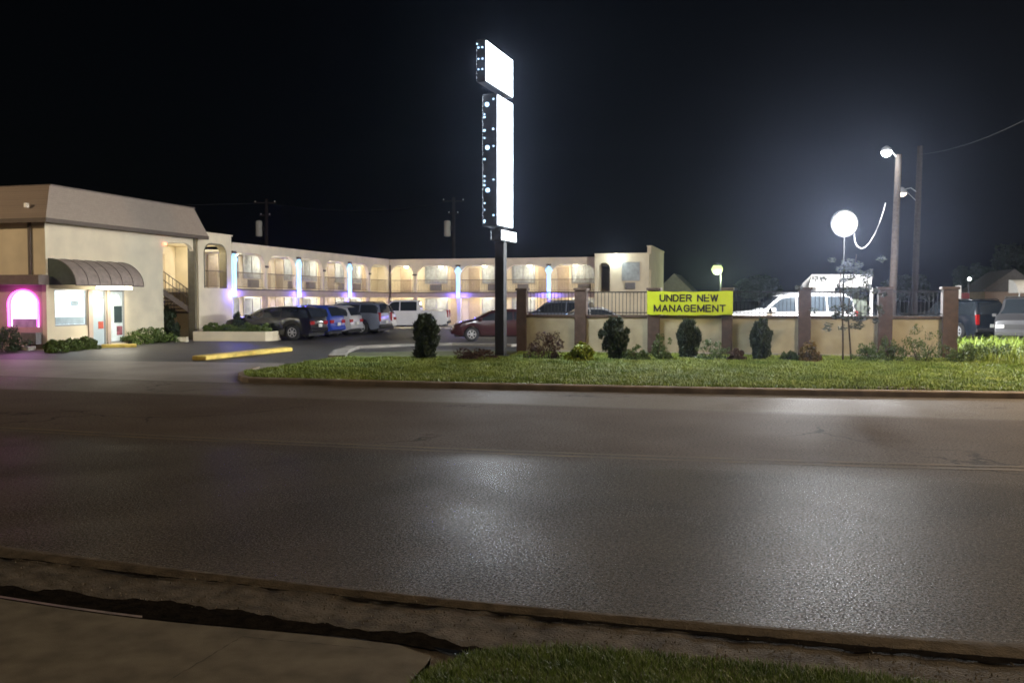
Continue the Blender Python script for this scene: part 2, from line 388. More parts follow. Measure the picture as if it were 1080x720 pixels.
# grit and small stones washed into the gutter
gb = MB(); rg = random.Random(5)
for i in range(1500):
    px = rg.uniform(-120, 1200); lo = lip_y(px)+4; hi = (chan(px)[0]-3) if px < 500 else 683 + max(0, (px-600)*.09)
    py = lo + (hi-lo)*rg.random()**rg.choice((.5, 1, 2)); c = G(px, py, -0.014); r = rg.choice((.003, .004, .005, .007, .011))
    t = [Vector((rg.uniform(.6, 1.2)*r*math.cos(k*2.094+i), rg.uniform(.6, 1.2)*r*math.sin(k*2.094+i), -.3*r)) for k in range(3)]
    gb.add([c+q for q in t] + [c+Vector((rg.uniform(-.4, .4)*r, rg.uniform(-.4, .4)*r, r*rg.uniform(.7, 1.3)))], [(0, 1, 3), (1, 2, 3), (2, 0, 3)])
tag(gb.build('gravel', mat('gutter_grit', (.07, .06, .045), .85, col2=(.17, .145, .11), scale=30, spec=.2)), kind='stuff')
# near driveway slab
mb = MB(); top = [G(x, chan(x)[1]+1, 0.0) for x in range(-400, 421, 10)]
top += [G(455, 692, 0), G(450, 700, 0), G(438, 712, 0), G(425, 730, 0), G(420, 800, 0)]
n = len(top); mb.add(top + [Vector((p.x - 0.0, 1.0, 0.0)) for p in top] + [p - Vector((0, 0, 0.12)) for p in top],
       [(i, i+1, n+i+1, n+i) for i in range(n-1)] + [(i, i+1, 2*n+i+1, 2*n+i) for i in range(n-1)])
structure(mb.build('driveway', M_slab))
M_joint = mat('joint_dirt', (0.03, 0.026, 0.02), 0.9, col2=(0.085, 0.073, 0.055), scale=14, spec=0.1)
for jn, (a, b) in enumerate((((255, 671), (170, 722)), ((400, 684), (255, 671)))):
    p, q = G(*a, 0.0035), G(*b, 0.0035); d = (q-p).normalized(); s_ = Vector((-d.y, d.x, 0)); vs = []
    for i in range(41):
        c_ = p.lerp(q, i/40) + s_*0.006*vnoise(i*.4, 2+jn); wj = 0.003+0.002*vnoise(i*.7, 4+jn); vs += [c_-s_*wj, c_+s_*wj]
    structure(MB().add(vs, [(2*i, 2*i+1, 2*i+3, 2*i+2) for i in range(40)]).build('driveway_joint', M_joint))

# lot (one sheet), apron, far kerb, verge
front = [G(x, 386 + (x-540)*0.013, LOT) for x in (-600, 0, 540, 1080, 1700)]
mb = MB(); n = len(front)
mb.add(front + [Vector((p.x*7, 150, LOT)) for p in front], [(i, i+1, n+i+1, n+i) for i in range(n-1)])
structure(mb.build('parking_lot', M_lot))
ap0 = [G(x, kerb_y(max(x, -150)), 0.004) for x in range(-600, 301, 20)]
ap1 = [G(x, 386 + (x-540)*0.013, LOT+0.004) for x in range(-600, 301, 20)]
mb = MB(); n = len(ap0); mid1 = [p.lerp(q, 0.25) for p, q in zip(ap0, ap1)]
for k in range(n): mid1[k].z = 0.06
mb.add(ap0 + mid1 + ap1, [(i+j*n, i+1+j*n, n+i+1+j*n, n+i+j*n) for j in range(2) for i in range(n-1)])
structure(mb.build('driveway_apron', M_apron))

KP = [G(x, kerb_y(x), 0) for x in range(262, 1231, 12)] ; KP += [KP[-1] + E2*60]
ret = [G(268, 391.5, 0), G(258, 394.5, 0), G(251, 398, 0), G(251, 401, 0), G(255, 403, 0)]
KPath = ret + KP
def offset_path(P, d):
    out = []
    for i, p in enumerate(P):
        t = (P[min(i+1, len(P)-1)] - P[max(i-1, 0)]).normalized(); out.append(p + Vector((-t.y, t.x, 0))*d)
    return out
KB = offset_path(KPath, 0.16)
mb = MB(); vs = []
for p, q in zip(KPath, KB):
    vs += [p + Vector((0, 0, -0.05)), p + Vector((0, 0, 0.11)), p.lerp(q, 0.15) + Vector((0, 0, 0.135)), q + Vector((0, 0, 0.14)), q + Vector((0, 0, -0.05))]
mb.add(vs, [(i*5+k, i*5+k+1, (i+1)*5+k+1, (i+1)*5+k) for i in range(len(KB)-1) for k in range(4)])
structure(mb.build('kerb', M_kerb))
# storm drain slot at the kerb
p = G(932, 416.5, 0)
dr = MB().box(-0.9, 0.9, -0.10, 0.25, 0.0, 0.165); o = dr.build('storm_drain', M_pillar, bevel=0.02); o.location = p; o.rotation_euler = (0, 0, -A)
tag(o, 'low brown storm drain hood set into the far kerb', 'storm drain')
op = MB().box(-0.7, 0.7, -0.118, -0.104, 0.02, 0.10).build('drain_opening', M_black, o)

# wall line
W0 = Vector((7.54, 31.8, LOT))
def W(px):
    r = (px-540)/F; t = (r*W0.y - W0.x)/(E2.x - E2.y*r); return W0 + E2*t
vb = [G(268, 391, LOT), G(300, 385.5, LOT), G(345, 378, LOT), G(365, 372, LOT), G(530, 369.5, LOT), W(553) - E1*0.0, W(1010), W(1010)+E1*9, W(1010)+E1*9+E2*60]
vf = [q + Vector((0, 0, 0)) for q in KB[1:]]
poly = [Vector((p.x, p.y, LOT+0.006)) for p in vf] + [Vector((p.x, p.y, LOT+0.006)) for p in vb[::-1]]
structure(MB().add(poly, [tuple(range(len(poly)))]).build('verge', M_soil))
def inside(P, pts):
    x, y = pts[:, 0], pts[:, 1]; c = np.zeros(len(pts), bool); n = len(P)
    for i in range(n):
        x1, y1, x2, y2 = P[i][0], P[i][1], P[(i+1) % n][0], P[(i+1) % n][1]
        if y1 == y2: continue
        m = ((y1 > y) != (y2 > y)) & (x < (x2-x1)*(y-y1)/(y2-y1)+x1); c ^= m
    return c
def grass(name, m, poly, n, h, wd, z, lean=0.5, hf=None, label=''):
    P = [(p.x, p.y) for p in poly]; a = np.array(P); lo, hi = a.min(0), a.max(0)
    pts = RNG.uniform(lo, hi, (n*3, 2)); pts = pts[inside(P, pts)][:n]; n = len(pts)
    cl = np.sin(pts[:, 0]*1.9)*np.sin(pts[:, 1]*2.3+1) + 0.7*np.sin(pts[:, 0]*5.1+pts[:, 1]*3.7)
    H = RNG.uniform(0.5, 1.0, n)*h*(1+0.28*cl)
    if hf is not None: H = H*hf(pts)
    ang = RNG.uniform(0, 2*np.pi, n); L = RNG.uniform(0.1, lean, n)*H
    wv = np.stack([np.cos(ang+1.57), np.sin(ang+1.57)], 1)*wd*0.5
    V = np.zeros((n, 5, 3)); d = np.stack([np.cos(ang), np.sin(ang)], 1)
    V[:, 0, :2] = pts - wv; V[:, 1, :2] = pts + wv
    V[:, 2, :2] = pts + d*L[:, None]*0.35 + wv*0.7; V[:, 3, :2] = pts + d*L[:, None]*0.35 - wv*0.7; V[:, 4, :2] = pts + d*L[:, None]
    V[:, :2, 2] = z; V[:, 2:4, 2] = z + (H*0.6)[:, None]; V[:, 4, 2] = z + H
    me = bpy.data.meshes.new(name)
    base = (np.arange(n)*5)[:, None]
    q = base + np.array([[0, 1, 2, 3]]); t = base + np.array([[3, 2, 4]])
    me.from_pydata(V.reshape(-1, 3).tolist(), [], q.tolist() + t.tolist()); me.materials.append(m); me.update()
    o = bpy.data.objects.new(name, me); COL.objects.link(o); tag(o, label, 'grass', kind='stuff'); return o
far_edge = [G(1300, 424, LOT)]
vis = [p for p in vf if p.x < 16]
vv = vis + [vis[-1]+E1*10] + [W(1010)-E1*0.5, W(553)-E1*0.6, G(535, 377, LOT), G(440, 377.5, LOT), G(352, 378, LOT), G(300, 386.5, LOT), G(270, 391.5, LOT)]
grass('verge_grass', M_grass, vv, 170000, 0.10, 0.022, LOT, 1.1, label='bright green mown grass strip between kerb and tan wall')
tall = [W(1012), W(1012)-E1*2.5, G(1300, 395, LOT), G(1300, 350, LOT), W(1012)+E1*8]
grass('weed_grass', M_grass, tall, 16000, 0.42, 0.03, LOT, 0.9, label='tall rough grass growing to the side of the last pillar')
ng = [G(px, py, 0.0) for px, py in ((425, 735), (440, 718), (462, 704), (490, 692), (520, 686.5), (600, 685), (680, 690), (760, 698), (850, 707), (930, 717), (1000, 727), (1080, 737))]
ng += [Vector((2.4, 3.2, 0)), Vector((-0.5, 3.2, 0))]
mb = MB(); mb.prism([Vector((p.x, p.y, -0.06)) for p in ng], (0, 0, 0.07)); structure(mb.build('near_verge', M_soil, bevel=0.02))
grass('near_grass', M_drygrass, ng, 65000, 0.05, 0.0042, 0.008, 1.1, label='dark green lawn patch at the bottom edge by the gutter')

# pale concrete strip beside the driveway entrance
cs = [G(346, 377.5, LOT), G(352, 372, LOT), G(366, 367.2, LOT), G(420, 364.8, LOT), G(478, 363.6, LOT), G(545, 365, LOT)]
ci = offset_path(cs, -0.55)
mb = MB(); n = len(cs); up = Vector((0, 0, 0.10))
mb.add(cs + [p+up for p in cs] + [p+up for p in ci] + ci, [(i+j*n, i+1+j*n, n+i+1+j*n, n+i+j*n) for j in range(3) for i in range(n-1)] + [(0, n, 2*n, 3*n), (n-1, 2*n-1, 3*n-1, 4*n-1)])
structure(mb.build('island_kerb', mat('island_concrete', (.2, .185, .16), .85, var=.3, scale=2), bevel=0.02))

# yellow parking kerbs
p = G(210, 380, LOT); q = p + E1*6.7
o = MB().prism([(0, -0.16, 0), (5.5, -0.16, 0), (5.65, 0, 0), (5.5, 0.16, 0), (0, 0.16, 0), (-0.12, 0, 0)], (0, 0, 0.15)).build('yellow_kerb', M_yellow, bevel=0.03)
o.location = p + Vector((0, 0, 0)); o.rotation_euler = (0, 0, math.pi/2 - A)
o.scale = (1, 1.6, 1)
tag(o, 'long yellow painted concrete kerb lying in the driveway entrance', 'kerb')

# ------------------------------------------------------------------ motel builders (local x along the facade, y inward)
FL2, ROOF = 2.62 - LOT, 4.93 - LOT
def arch_curve(x0, x1, zs, zt, ch, n=5):
    pts = [(x0, zs)]
    for i in range(n+1):
        a = math.pi/2*i/n; pts.append((x0 + ch*(1-math.cos(a)), zs + (zt-zs)*math.sin(a)))
    for i in range(n+1):
        a = math.pi/2*(1-i/n); pts.append((x1 - ch*(1-math.cos(a)), zs + (zt-zs)*math.sin(a)))
    return pts + [(x1, zs)]
def arch_wall(mb, xa, xb, jamb, zb, zs, zt, ztop, y0, y1, ch):
    """wall panel from xa to xb, floor zb to ztop, with an arched opening"""
    c = arch_curve(xa+jamb, xb-jamb, zs, zt, ch)
    for i in range(len(c)-1):
        (x1, z1), (x2, z2) = c[i], c[i+1]
        if x2 - x1 < 1e-5: continue
        mb.prism([(x1, y0, z1), (x2, y0, z2), (x2, y0, ztop), (x1, y0, ztop)], (0, y1-y0, 0))
    mb.box(xa, xa+jamb, y0, y1, zb, ztop); mb.box(xb-jamb, xb, y0, y1, zb, ztop)

def room_front(root, xa, xb, y, z0, h, flip=False):
    """door and curtained window of one motel room, standing on the room wall"""
    wd = xb - xa
    dx = xa + (0.25 if not flip else wd - 1.15)
    d = MB().box(dx, dx+0.86, y-0.05, y-0.004, z0+0.02, z0+min(2.0, h-0.12)).build('door', M_door, root, bevel=0.01)
    MB().tube([(dx+0.76, y-0.07, z0+0.95), (dx+0.76, y-0.11, z0+0.95)], 0.03).build('handle', M_frame, d)
    wx = xa + (1.35 if not flip else 0.25); ww = min(1.75, wd-1.7)
    if ww < 0.6: return
    f = MB()
    for a, b, c, e in ((wx-0.06, wx, 0.62, 1.98), (wx+ww, wx+ww+0.06, 0.62, 1.98), (wx, wx+ww, 0.62, 0.68), (wx, wx+ww, 1.92, 1.98), (wx+ww*0.5-0.02, wx+ww*0.5+0.02, 0.68, 1.92)):
        f.box(a, b, y-0.06, y-0.004, z0+c, z0+e)
    fr = f.build('window', M_frame, root)
    c_ = MB(); k = 14
    for i in range(k):
        xx = wx + ww*i/k
        c_.prism([(xx, y-0.012, z0+0.68), (xx+ww/k/2, y-0.035, z0+0.68), (xx+ww/k, y-0.012, z0+0.68)], (0, 0, 1.24))
    c_.build('curtain', M_curtain, fr)
    a = MB().box(wx+ww*.25, wx+ww*.75, y-0.22, y-0.004, z0+0.14, z0+0.56)
    for i in range(5): a.box(wx+ww*.28, wx+ww*.72, y-0.232, y-0.221, z0+0.19+i*0.07, z0+0.22+i*0.07)
    a.build('air_conditioner', M_ac, root)

def railing(root, x0, x1, y, z0, h=0.88):
    r = MB(); r.box(x0, x1, y-0.02, y+0.02, z0+h-0.045, z0+h); r.box(x0, x1, y-0.015, y+0.015, z0+0.08, z0+0.11)
    k = int((x1-x0)/0.115)
    for i in range(1, k):
        x = x0 + (x1-x0)*i/k; r.box(x-0.008, x+0.008, y-0.008, y+0.008, z0+0.11, z0+h-0.045)
    r.build('railing', M_rail, root)

def motel_wing(root, cols, led, lit_up, lit_dn, depth=8.0, walk=1.6, e0=0.0, e1=0.0, lowh=2.1, dz=0.0):
    x0, x1 = cols[0], cols[-1]
    th = 0.24
    low = lowh
    f = MB()
    for a, b in zip(cols[:-1], cols[1:]):
        wd = b - a
        arch_wall(f, a, b, 0.11, FL2, 3.72-LOT, 4.52-LOT, ROOF, 0.0, th, min(0.85, wd*0.27))
    f.build('facade_wall', M_stucco, root)
    g = MB(); g.box(x0, x1, -0.02, th+0.005, low, FL2-0.004); g.build('beam', M_stucco_pink, root)
    g = MB(); g.box(x0, x1, -0.06, th+0.06, ROOF+0.001, ROOF+0.07); g.build('coping', M_stucco, root)
    g = MB(); g.box(x0, x1, -0.05, -0.022, FL2-0.07, FL2); g.build('trim_strip', M_trim, root)
    g = MB(); g.box(x0+e0, x1+e1, th+0.006, walk-0.003, FL2-0.18+dz, FL2-0.01+dz); g.build('walkway_slab', M_ceiling, root)
    g = MB(); g.box(x0+e0, x1+e1, th+0.002, depth-0.25, ROOF-0.42+dz, ROOF-0.30+dz); g.build('roof', M_ceiling, root)
    g = MB(); g.box(x0+e0, x1+e1-.01, walk, walk+0.2, 0, ROOF-0.425); g.box(x0, x1, depth-0.24, depth, 0, ROOF); g.build('room_wall', M_stucco, root)
    g = MB(); g.box(x0-0.02+e0, x1+0.02, -0.9, walk-0.01, 0.0, 0.10+dz); g.build('walkway', M_concrete, root, bevel=0.015)
    for i, c in enumerate(cols):
        b = MB().box(c-0.13, c+0.13, 0.02, th-0.01, 0.1, low-0.002)
        b.box(c-0.16, c+0.16, -0.01, th+0.02, 0.1, 0.42)
        b.build('column', M_stucco_pink if i not in led else M_white_paint, root, bevel=0.012)
        if i in led:
            cl = MB(); cl.box(c-0.115, c+0.115, -0.20, -0.055, FL2-0.42, FL2+1.28)
            cl.prism([(c-0.115, -0.20, FL2+1.281), (c+0.115, -0.20, FL2+1.281), (c+0.25, -0.20, FL2+1.50), (c+0.0, -0.20, FL2+1.80), (c-0.25, -0.20, FL2+1.50)], (0, 0.145, 0))
            cl.build('led_column', M_led, root)
            MB().box(c-0.16, c+0.16, -0.19, -0.052, FL2+1.81, FL2+1.93).build('column_cap', M_trim, root)
            for sx in (-0.42, 0.42):
                p = root.matrix_world @ Vector((c+sx, -0.34, FL2-0.32)); lamp('led_strip_light', 'POINT', p, LED_W, (0.15, 0.11, 1.0), 0.12)
        elif 0 < i < len(cols)-1:
            MB().box(c-0.17, c+0.17, -0.05, -0.004, FL2+1.18, FL2+1.30).build('capital', M_trim, root)
    for i, (a, b) in enumerate(zip(cols[:-1], cols[1:])):
        railing(root, a+0.13, b-0.13, 0.12, FL2)
        for z0, h, lit in ((FL2, ROOF-0.42-FL2, lit_up), (0.1, FL2-0.28, lit_dn)):
            if b-a > 1.9: room_front(root, a, b, walk, z0, h, flip=(i % 2 == 1))
            if i in lit:
                zc = z0 + h - 0.02
                MB().lathe([(0.05, -0.10), (0.14, -0.075), (0.17, 0.0)], 14, c=((a+b)/2, 0.9, zc)).build('ceiling_light', M_lampglass, root)
                p = root.matrix_world @ Vector(((a+b)/2, 0.9, zc-0.22)); lamp('walkway_light', 'POINT', p, WALK_W*lit[i], (1.0, 0.89, 0.66), 0.12)

LED_W, WALK_W = 60, 115
bpy.context.view_layer.update()
# --- left wing
ROT1, ROT2 = math.pi/2 - A, -A
lw = empty('motel_wing', B0, ROT1, 'two storey cream motel wing receding from the office, arches over parked SUVs', 'building')
bpy.context.view_layer.update()
lcols = [12.75 + 3.44*i for i in range(7)]; 
motel_wing(lw, lcols, (0, 2, 4), {1: 1.0, 3: 1.0, 5: 1.0, 0: .25, 2: .25, 4: .3}, {1: 1.1, 3: 1.1, 5: 1.1, 0: .4, 2: .4, 4: .4}, e0=-.2, e1=1.6, dz=.004)
MB().box(lcols[-1]-0.05, lcols[-1]+0.11, -0.14, -0.03, 0.1, ROOF-0.35).build('downpipe', M_trim, lw)
# --- back wing
bw = empty('motel_wing', C0, ROT2, 'two storey cream motel wing at the back of the court, behind sign pole and fence', 'building')
bpy.context.view_layer.update()
bcols = [0.0, 2.0, 5.35, 8.7, 12.0, 15.4]
motel_wing(bw, bcols, (2, 4), {0: .9, 1: .45, 2: .6, 3: .6, 4: .75}, {0: 1.0, 1: .6, 2: 1.2, 3: .7, 4: .9}, e0=-1.6)
# stair tower at the right end of the back wing
t0, t1 = 15.42, T(681)+0.35
eb = MB(); H = ROOF + 0.18
arch_wall(eb, t0, t0+1.3, 0.25, FL2, 4.1-LOT, 4.55-LOT, H, -1.2, -0.95, 0.35)
eb.box(t0+1.3, t1, -1.2, -0.95, FL2, H); eb.box(t0, t1, -1.2, -0.95, 0, FL2-0.002); eb.box(t0, t0+0.24, -0.949, 0.0, 0, H)
eb.build('end_wall', M_stucco, bw)
sb = MB(); H2 = 5.65 - LOT
sb.box(t1-0.26, t1-0.004, -0.1, 8.0, 0, H2); arch_wall_pts = None
sb.box(t1-0.26, t1-0.004, -0.945, -0.101, H-1.0, H-0.002); sb.box(t1-0.26, t1-0.004, -0.945, -0.101, 0, FL2)
sb.box(t0, t1-0.27, 7.76, 8.0, 0, H2-0.4); sb.box(t0, t1-0.27, 0.4, 7.7, H-0.45, H-0.3)
sb.build('side_wall', M_stucco, bw)
MB().box(t1-0.30, t1+0.05, -0.12, 8.05, H2+0.001, H2+0.07).build('coping', M_stucco, bw)
MB().box(t0-0.02, t1+0.02, -1.25, -0.92, H+0.001, H+0.06).build('coping', M_stucco, bw)
wxa = t0 + 1.9
wf = MB()
for a, b, c, e in ((wxa-.05, wxa, 0.7, 1.95), (wxa+1.1, wxa+1.15, 0.7, 1.95), (wxa, wxa+1.1, 0.7, 0.75), (wxa, wxa+1.1, 1.9, 1.95)): wf.box(a, b, -1.25, -1.204, FL2+c, FL2+e)
wf = wf.build('window', M_frame, bw); MB().box(wxa, wxa+1.1, -1.23, -1.21, FL2+.75, FL2+1.9).build('curtain', M_curtain, wf)
MB().box(wxa+.2, wxa+.85, -1.4, -1.204, FL2+.15, FL2+.58).build('air_conditioner', M_ac, bw)
fp = Vector((T(655)-0.15, -1.38, 4.85-LOT))
fb = MB().box(fp.x-0.22, fp.x+0.22, fp.y-0.02, fp.y+0.16, fp.z-0.13, fp.z+0.15).build('floodlight', M_black, bw, bevel=0.02)
MB().lathe([(.27, -.021), (.25, -.06), (.12, -.11), (.01, -.12)], 18, axis='y', c=(fp.x, fp.y, fp.z)).build('lens', M_lampwhite, fb, smooth=True)
o = lamp('wall_flood_light', 'POINT', bw.matrix_world @ (fp + Vector((0, -0.45, -0.05))), 55, (0.85, 1.0, 0.98), 0.15)

# --- office with mansard roof, stair bay and arched tower bay
of = empty('motel_office', B0, ROT1, 'cream motel office with brown mansard roof, barrel awning and lit door', 'building')
bpy.context.view_layer.update()
WT = 5.10 - LOT; MT = 6.42 - LOT; XS0, XS1 = S(172), S(205)      # stair opening
dep = 9.0
wall = MB()
# openings in the long wall: window, door, side light
x_w0, x_w1, x_d0, x_d1, x_s0, x_s1 = S(58), S(92), S(97), S(112.5), S(116), S(132)
zh = 2.44 - LOT
wall.box(0, x_w0, 0, 0.2, 0, WT); wall.box(x_w0, x_w1, 0, 0.2, 0, 1.0-LOT); wall.box(x_w1, x_d0, 0, 0.2, 0, zh)
wall.box(x_d1, x_s0, 0, 0.2, 0, zh); wall.box(x_w0, x_s1, 0, 0.2, zh, WT); wall.box(x_s1, XS0, 0, 0.2, 0, WT)
wall.box(x_s0, x_s1, 0, 0.2, 0, 0.1)
arch_wall(wall, XS0, XS1+0.12, 0.06, 0.0, 4.15-LOT, 4.72-LOT, WT, 0.004, 0.2, 0.7)
wall.box(0.201, 0.9, 0.201, 0.4, 0, WT)
wall.build('wall', M_stucco, of)
fw = MB(); q0, q1 = 0.35, 1.75        # neon window in the front wall
zs, za = 0.86, 2.28
fw.box(-0.003, 0.2, 0.201, q0, 0, 2.5); fw.box(-0.003, 0.2, q1, dep, 0, 2.5); fw.box(-0.003, 0.2, q0, q1, 0, zs)
cc = arch_curve(q0, q1, za-0.55, za, 0.68, 7)
for (a, z1), (b, z2) in zip(cc[:-1], cc[1:]):
    if b-a > 1e-5: fw.prism([(-0.003, a, z1), (-0.003, b, z2), (-0.003, b, 2.5), (-0.003, a, 2.5)], (0.203, 0, 0))
fw.build('front_wall', M_stucco_pink, of)
fu = MB(); fu.box(0.0, 0.2, 0.201, dep, 2.501, WT); fu.build('upper_front_wall', M_stucco, of)
MB().box(-0.55, -0.004, -0.15, dep, 2.48, 2.86).build('ledge', M_ledge, of, bevel=0.02)
MB().box(-0.10, -0.005, 0.62, 0.72, 2.862, WT).build('downpipe', M_trim, of)
pw = MB().add([(0.1, y, z) for y, z in [(q0, zs)] + cc + [(q1, zs)]], [tuple(range(len(cc)+2))]).build('window', M_office_lit, of)
MB().box(0.05, 0.085, q0+0.15, q1-0.1, zs, zs+0.32).build('sill_board', M_curtain, pw)
MB().tube([(-0.05, y, z) for y, z in [(q0+.02, zs+.03)] + [(y, z) for y, z in cc] + [(q1-.02, zs+.03)]], 0.035, 8).build('neon_tube', M_neon, pw)
lamp('neon_light', 'POINT', of.matrix_world @ Vector((-0.5, 1.1, 1.7)), 26, (1.0, 0.15, 0.85), 0.4)
a = MB().box(-0.30, -0.006, 0.75-0.5, 0.95, 0.22, 0.66)
for i in range(5): a.box(-0.312, -0.301, 0.3, 0.9, 0.27+i*.07, 0.30+i*.07)
a.build('air_conditioner', M_ac, of)
MB().box(-0.75, -0.35, 0.2, 1.3, 0.0, 0.16).build('step', M_concrete, of, bevel=0.02)
# window, door, side light
def framed(x0, x1, z0, z1, name, pane, bars=()):
    f = MB(); t = 0.06
    f.box(x0, x0+t, 0.03, 0.15, z0, z1); f.box(x1-t, x1, 0.03, 0.15, z0, z1); f.box(x0+t, x1-t, 0.03, 0.15, z0, z0+t); f.box(x0+t, x1-t, 0.03, 0.15, z1-t, z1)
    for b in bars: f.box(x0+t, x1-t, 0.04, 0.14, b-0.02, b+0.02)
    o = f.build(name, M_frame, of); MB().box(x0+t, x1-t, 0.08, 0.10, z0+t, z1-t).build('pane', pane, o); return o
wo = framed(x_w0, x_w1, 0.88, zh, 'window', M_office_lit)
MB().box(x_w0+.1, x_w1-.1, 0.06, 0.075, 0.95, 1.24).build('window_display', M_office_dim, wo)
g = MB(); g.tube([(x_w0+.75, 0.06, 1.40), (x_w0+.9, 0.06, 1.60), (x_w0+.95, 0.06, 1.78)], 0.015); g.box(x_w0+.95, x_w0+1.35, 0.058, 0.07, 1.68, 1.88)
g.build('window_sticker', M_office_dim, wo)
do = framed(x_d0, x_d1, 0.02, zh-0.004, 'door', mat('lit_door_pane', (0.3, 0.36, 0.38), 0.2, var=0, emit=(0.72, 0.86, 0.9), estr=0.22), (2.0,))
MB().box(x_d1-.42, x_d1-.12, 0.06, 0.075, 0.72, 1.02).build('door_notice', mat('red_notice', (0.4, 0.08, 0.05), 0.6, var=0.1), do)
MB().tube([(x_d1-.12, 0.02, 1.0), (x_d1-.12, -0.03, 1.02), (x_d1-.12, -0.03, 1.3), (x_d1-.12, 0.02, 1.32)], 0.012).build('handle', M_frame, do)
so = framed(x_s0, x_s1, 0.11, zh-0.004, 'window', mat('lit_side_pane', (0.5, 0.55, 0.55), 0.2, var=0.3, scale=2.2, emit=(0.62, 0.75, 0.72), estr=0.33))
MB().box(x_s0+.35, x_s1-.12, 0.06, 0.075, 0.95, 1.65).build('window_poster', mat('dark_poster', (0.03, 0.05, 0.05), 0.5), so)
g = MB().box(x_s0+.5, x_s1-.12, 0.055, 0.074, 0.42, 0.80).build('window_poster', mat('red_blue_poster', (0.30, 0.10, 0.12), 0.5, var=0.5, scale=4), so)
MB().lathe([(0.02, 0.0), (0.17, 0.0), (0.17, 0.02), (0.02, 0.02)], 16, axis='y', c=(x_s0+.5, 0.05, 1.95)).build('globe_light', mat('globe', (0.9, 0.9, 0.8), 0.3, var=0, emit=(1, .98, .85), estr=3), so)
# jambs of the door
MB().box(x_w1+.03, x_d0, -0.06, -0.004, 0, zh).box(x_d1, x_s0-.02, -0.06, -0.004, 0, zh).build('door_trim', M_stucco_pink, of)
# barrel awning
pr = 1.25; xa, xb = 0.12, S2(152, -1.25)
z0, z1 = 2.60-LOT, 3.62-LOT
prof = [(0.0 - pr*math.cos(math.pi/2*i/9), z0 + (z1-z0)*math.sin(math.pi/2*i/9)) for i in range(10)]
aw = MB(); k = len(prof)
nx = 7
vs = []
for j in range(nx):
    xx = xa + (xb-xa)*j/(nx-1)
    vs += [(xx, y-0.003, z) for y, z in prof]
aw.add(vs, [(j*k+i, j*k+i+1, (j+1)*k+i+1, (j+1)*k+i) for j in range(nx-1) for i in range(k-1)])
awm = mat('brown_awning_canvas', (0.27, 0.215, 0.18), 0.55, var=0.2, scale=5)
o = aw.build('awning', awm, of); sd = o.modifiers.new('t', 'SOLIDIFY'); sd.thickness = 0.02
rb = MB()
for j in range(nx):
    xx = xa + (xb-xa)*j/(nx-1); rb.tube([(xx, y-0.02 if y < -.02 else y-0.01, z) for y, z in prof], 0.013, 6)
rb.tube([(xa, -pr, z0), (xb, -pr, z0)], 0.03, 6); rb.build('awning_rib', M_ledge, o)
for xx in (xa-0.012, xb+0.004):
    MB().prism([(xx, -0.004, z0)] + [(xx, y-0.004, z) for y, z in prof], (0.008, 0, 0)).build('awning_end', mat('awning_end_dark', (0.05, 0.075, 0.06), 0.35, var=0.2), o)
xl = (x_d0+x_d1)/2 + .1
fx = MB().box(xl-1.0, xl+.75, -0.95, -0.6, z0-0.02, z0+0.06).build('awning_light', M_frame, of)
MB().box(xl-.95, xl+.7, -1.0, -0.58, z0-0.13, z0-0.021).build('tube', M_tube, fx)
o = lamp('awning_light', 'AREA', of.matrix_world @ Vector((xl, -0.8, z0-0.18)), 48, (1.0, 0.92, 0.72), 0.9)
# mansard
def mansard():
    b, t = WT, MT; o1, o2 = 0.55, 0.10
    xo, xi = S(205)+0.45, S(205)+0.25
    v = [(-o1, -o1, b), (xo, -o1, b), (xo, dep+.2, b), (-o1, dep+.2, b), (-o1+.95, -o2+.2, t), (xi, -o2+.2, t), (xi, dep-.2, t), (-o1+.95, dep-.2, t)]
    m = MB(); m.add(v, [(3, 2, 1, 0), (4, 5, 6, 7), (0, 1, 5, 4), (1, 2, 6, 5), (2, 3, 7, 6), (3, 0, 4, 7)])
    return m
mm = bpy.data.materials.new('brown_mansard_shingle'); mm.use_nodes = True
n_, l_ = mm.node_tree.nodes, mm.node_tree.links; b_ = n_['Principled BSDF']; b_.inputs['Roughness'].default_value = 0.85
tc = n_.new('ShaderNodeTexCoord'); mp = n_.new('ShaderNodeMapping'); mp.inputs['Rotation'].default_value = (R(90), 0, 0); l_.new(tc.outputs['Object'], mp.inputs[0])
br = n_.new('ShaderNodeTexBrick'); br.inputs['Scale'].default_value = 3.0; br.inputs['Color1'].default_value = (0.34, 0.27, 0.21, 1); br.inputs['Color2'].default_value = (0.305, 0.24, 0.19, 1)
br.inputs['Mortar'].default_value = (0.24, 0.19, 0.155, 1); br.inputs['Mortar Size'].default_value = 0.012
l_.new(mp.outputs[0], br.inputs['Vector']); l_.new(br.outputs['Color'], b_.inputs['Base Color'])
mo = mansard().build('mansard_roof', mm, of)
MB().box(-0.56, S(205)+0.46, -0.56, -0.44, WT-0.16, WT-0.003).box(-0.56, -0.44, -0.438, dep+.2, WT-0.16, WT-0.003).build('fascia', M_trim, mo)
MB().box(0.40, S(205)+0.28, 0.05, dep-.18, MT+0.001, MT+0.05).build('coping', M_ledge, mo)
# security lamp under the front mansard
lf = MB().box(-0.46, -0.30, 0.42, 0.52, WT+0.42, WT+0.58).build('wall_lamp', mat('dim_lamp_glass', (0.6, 0.55, 0.45), 0.3, var=0, emit=(1, .85, .65), estr=0.22), of)
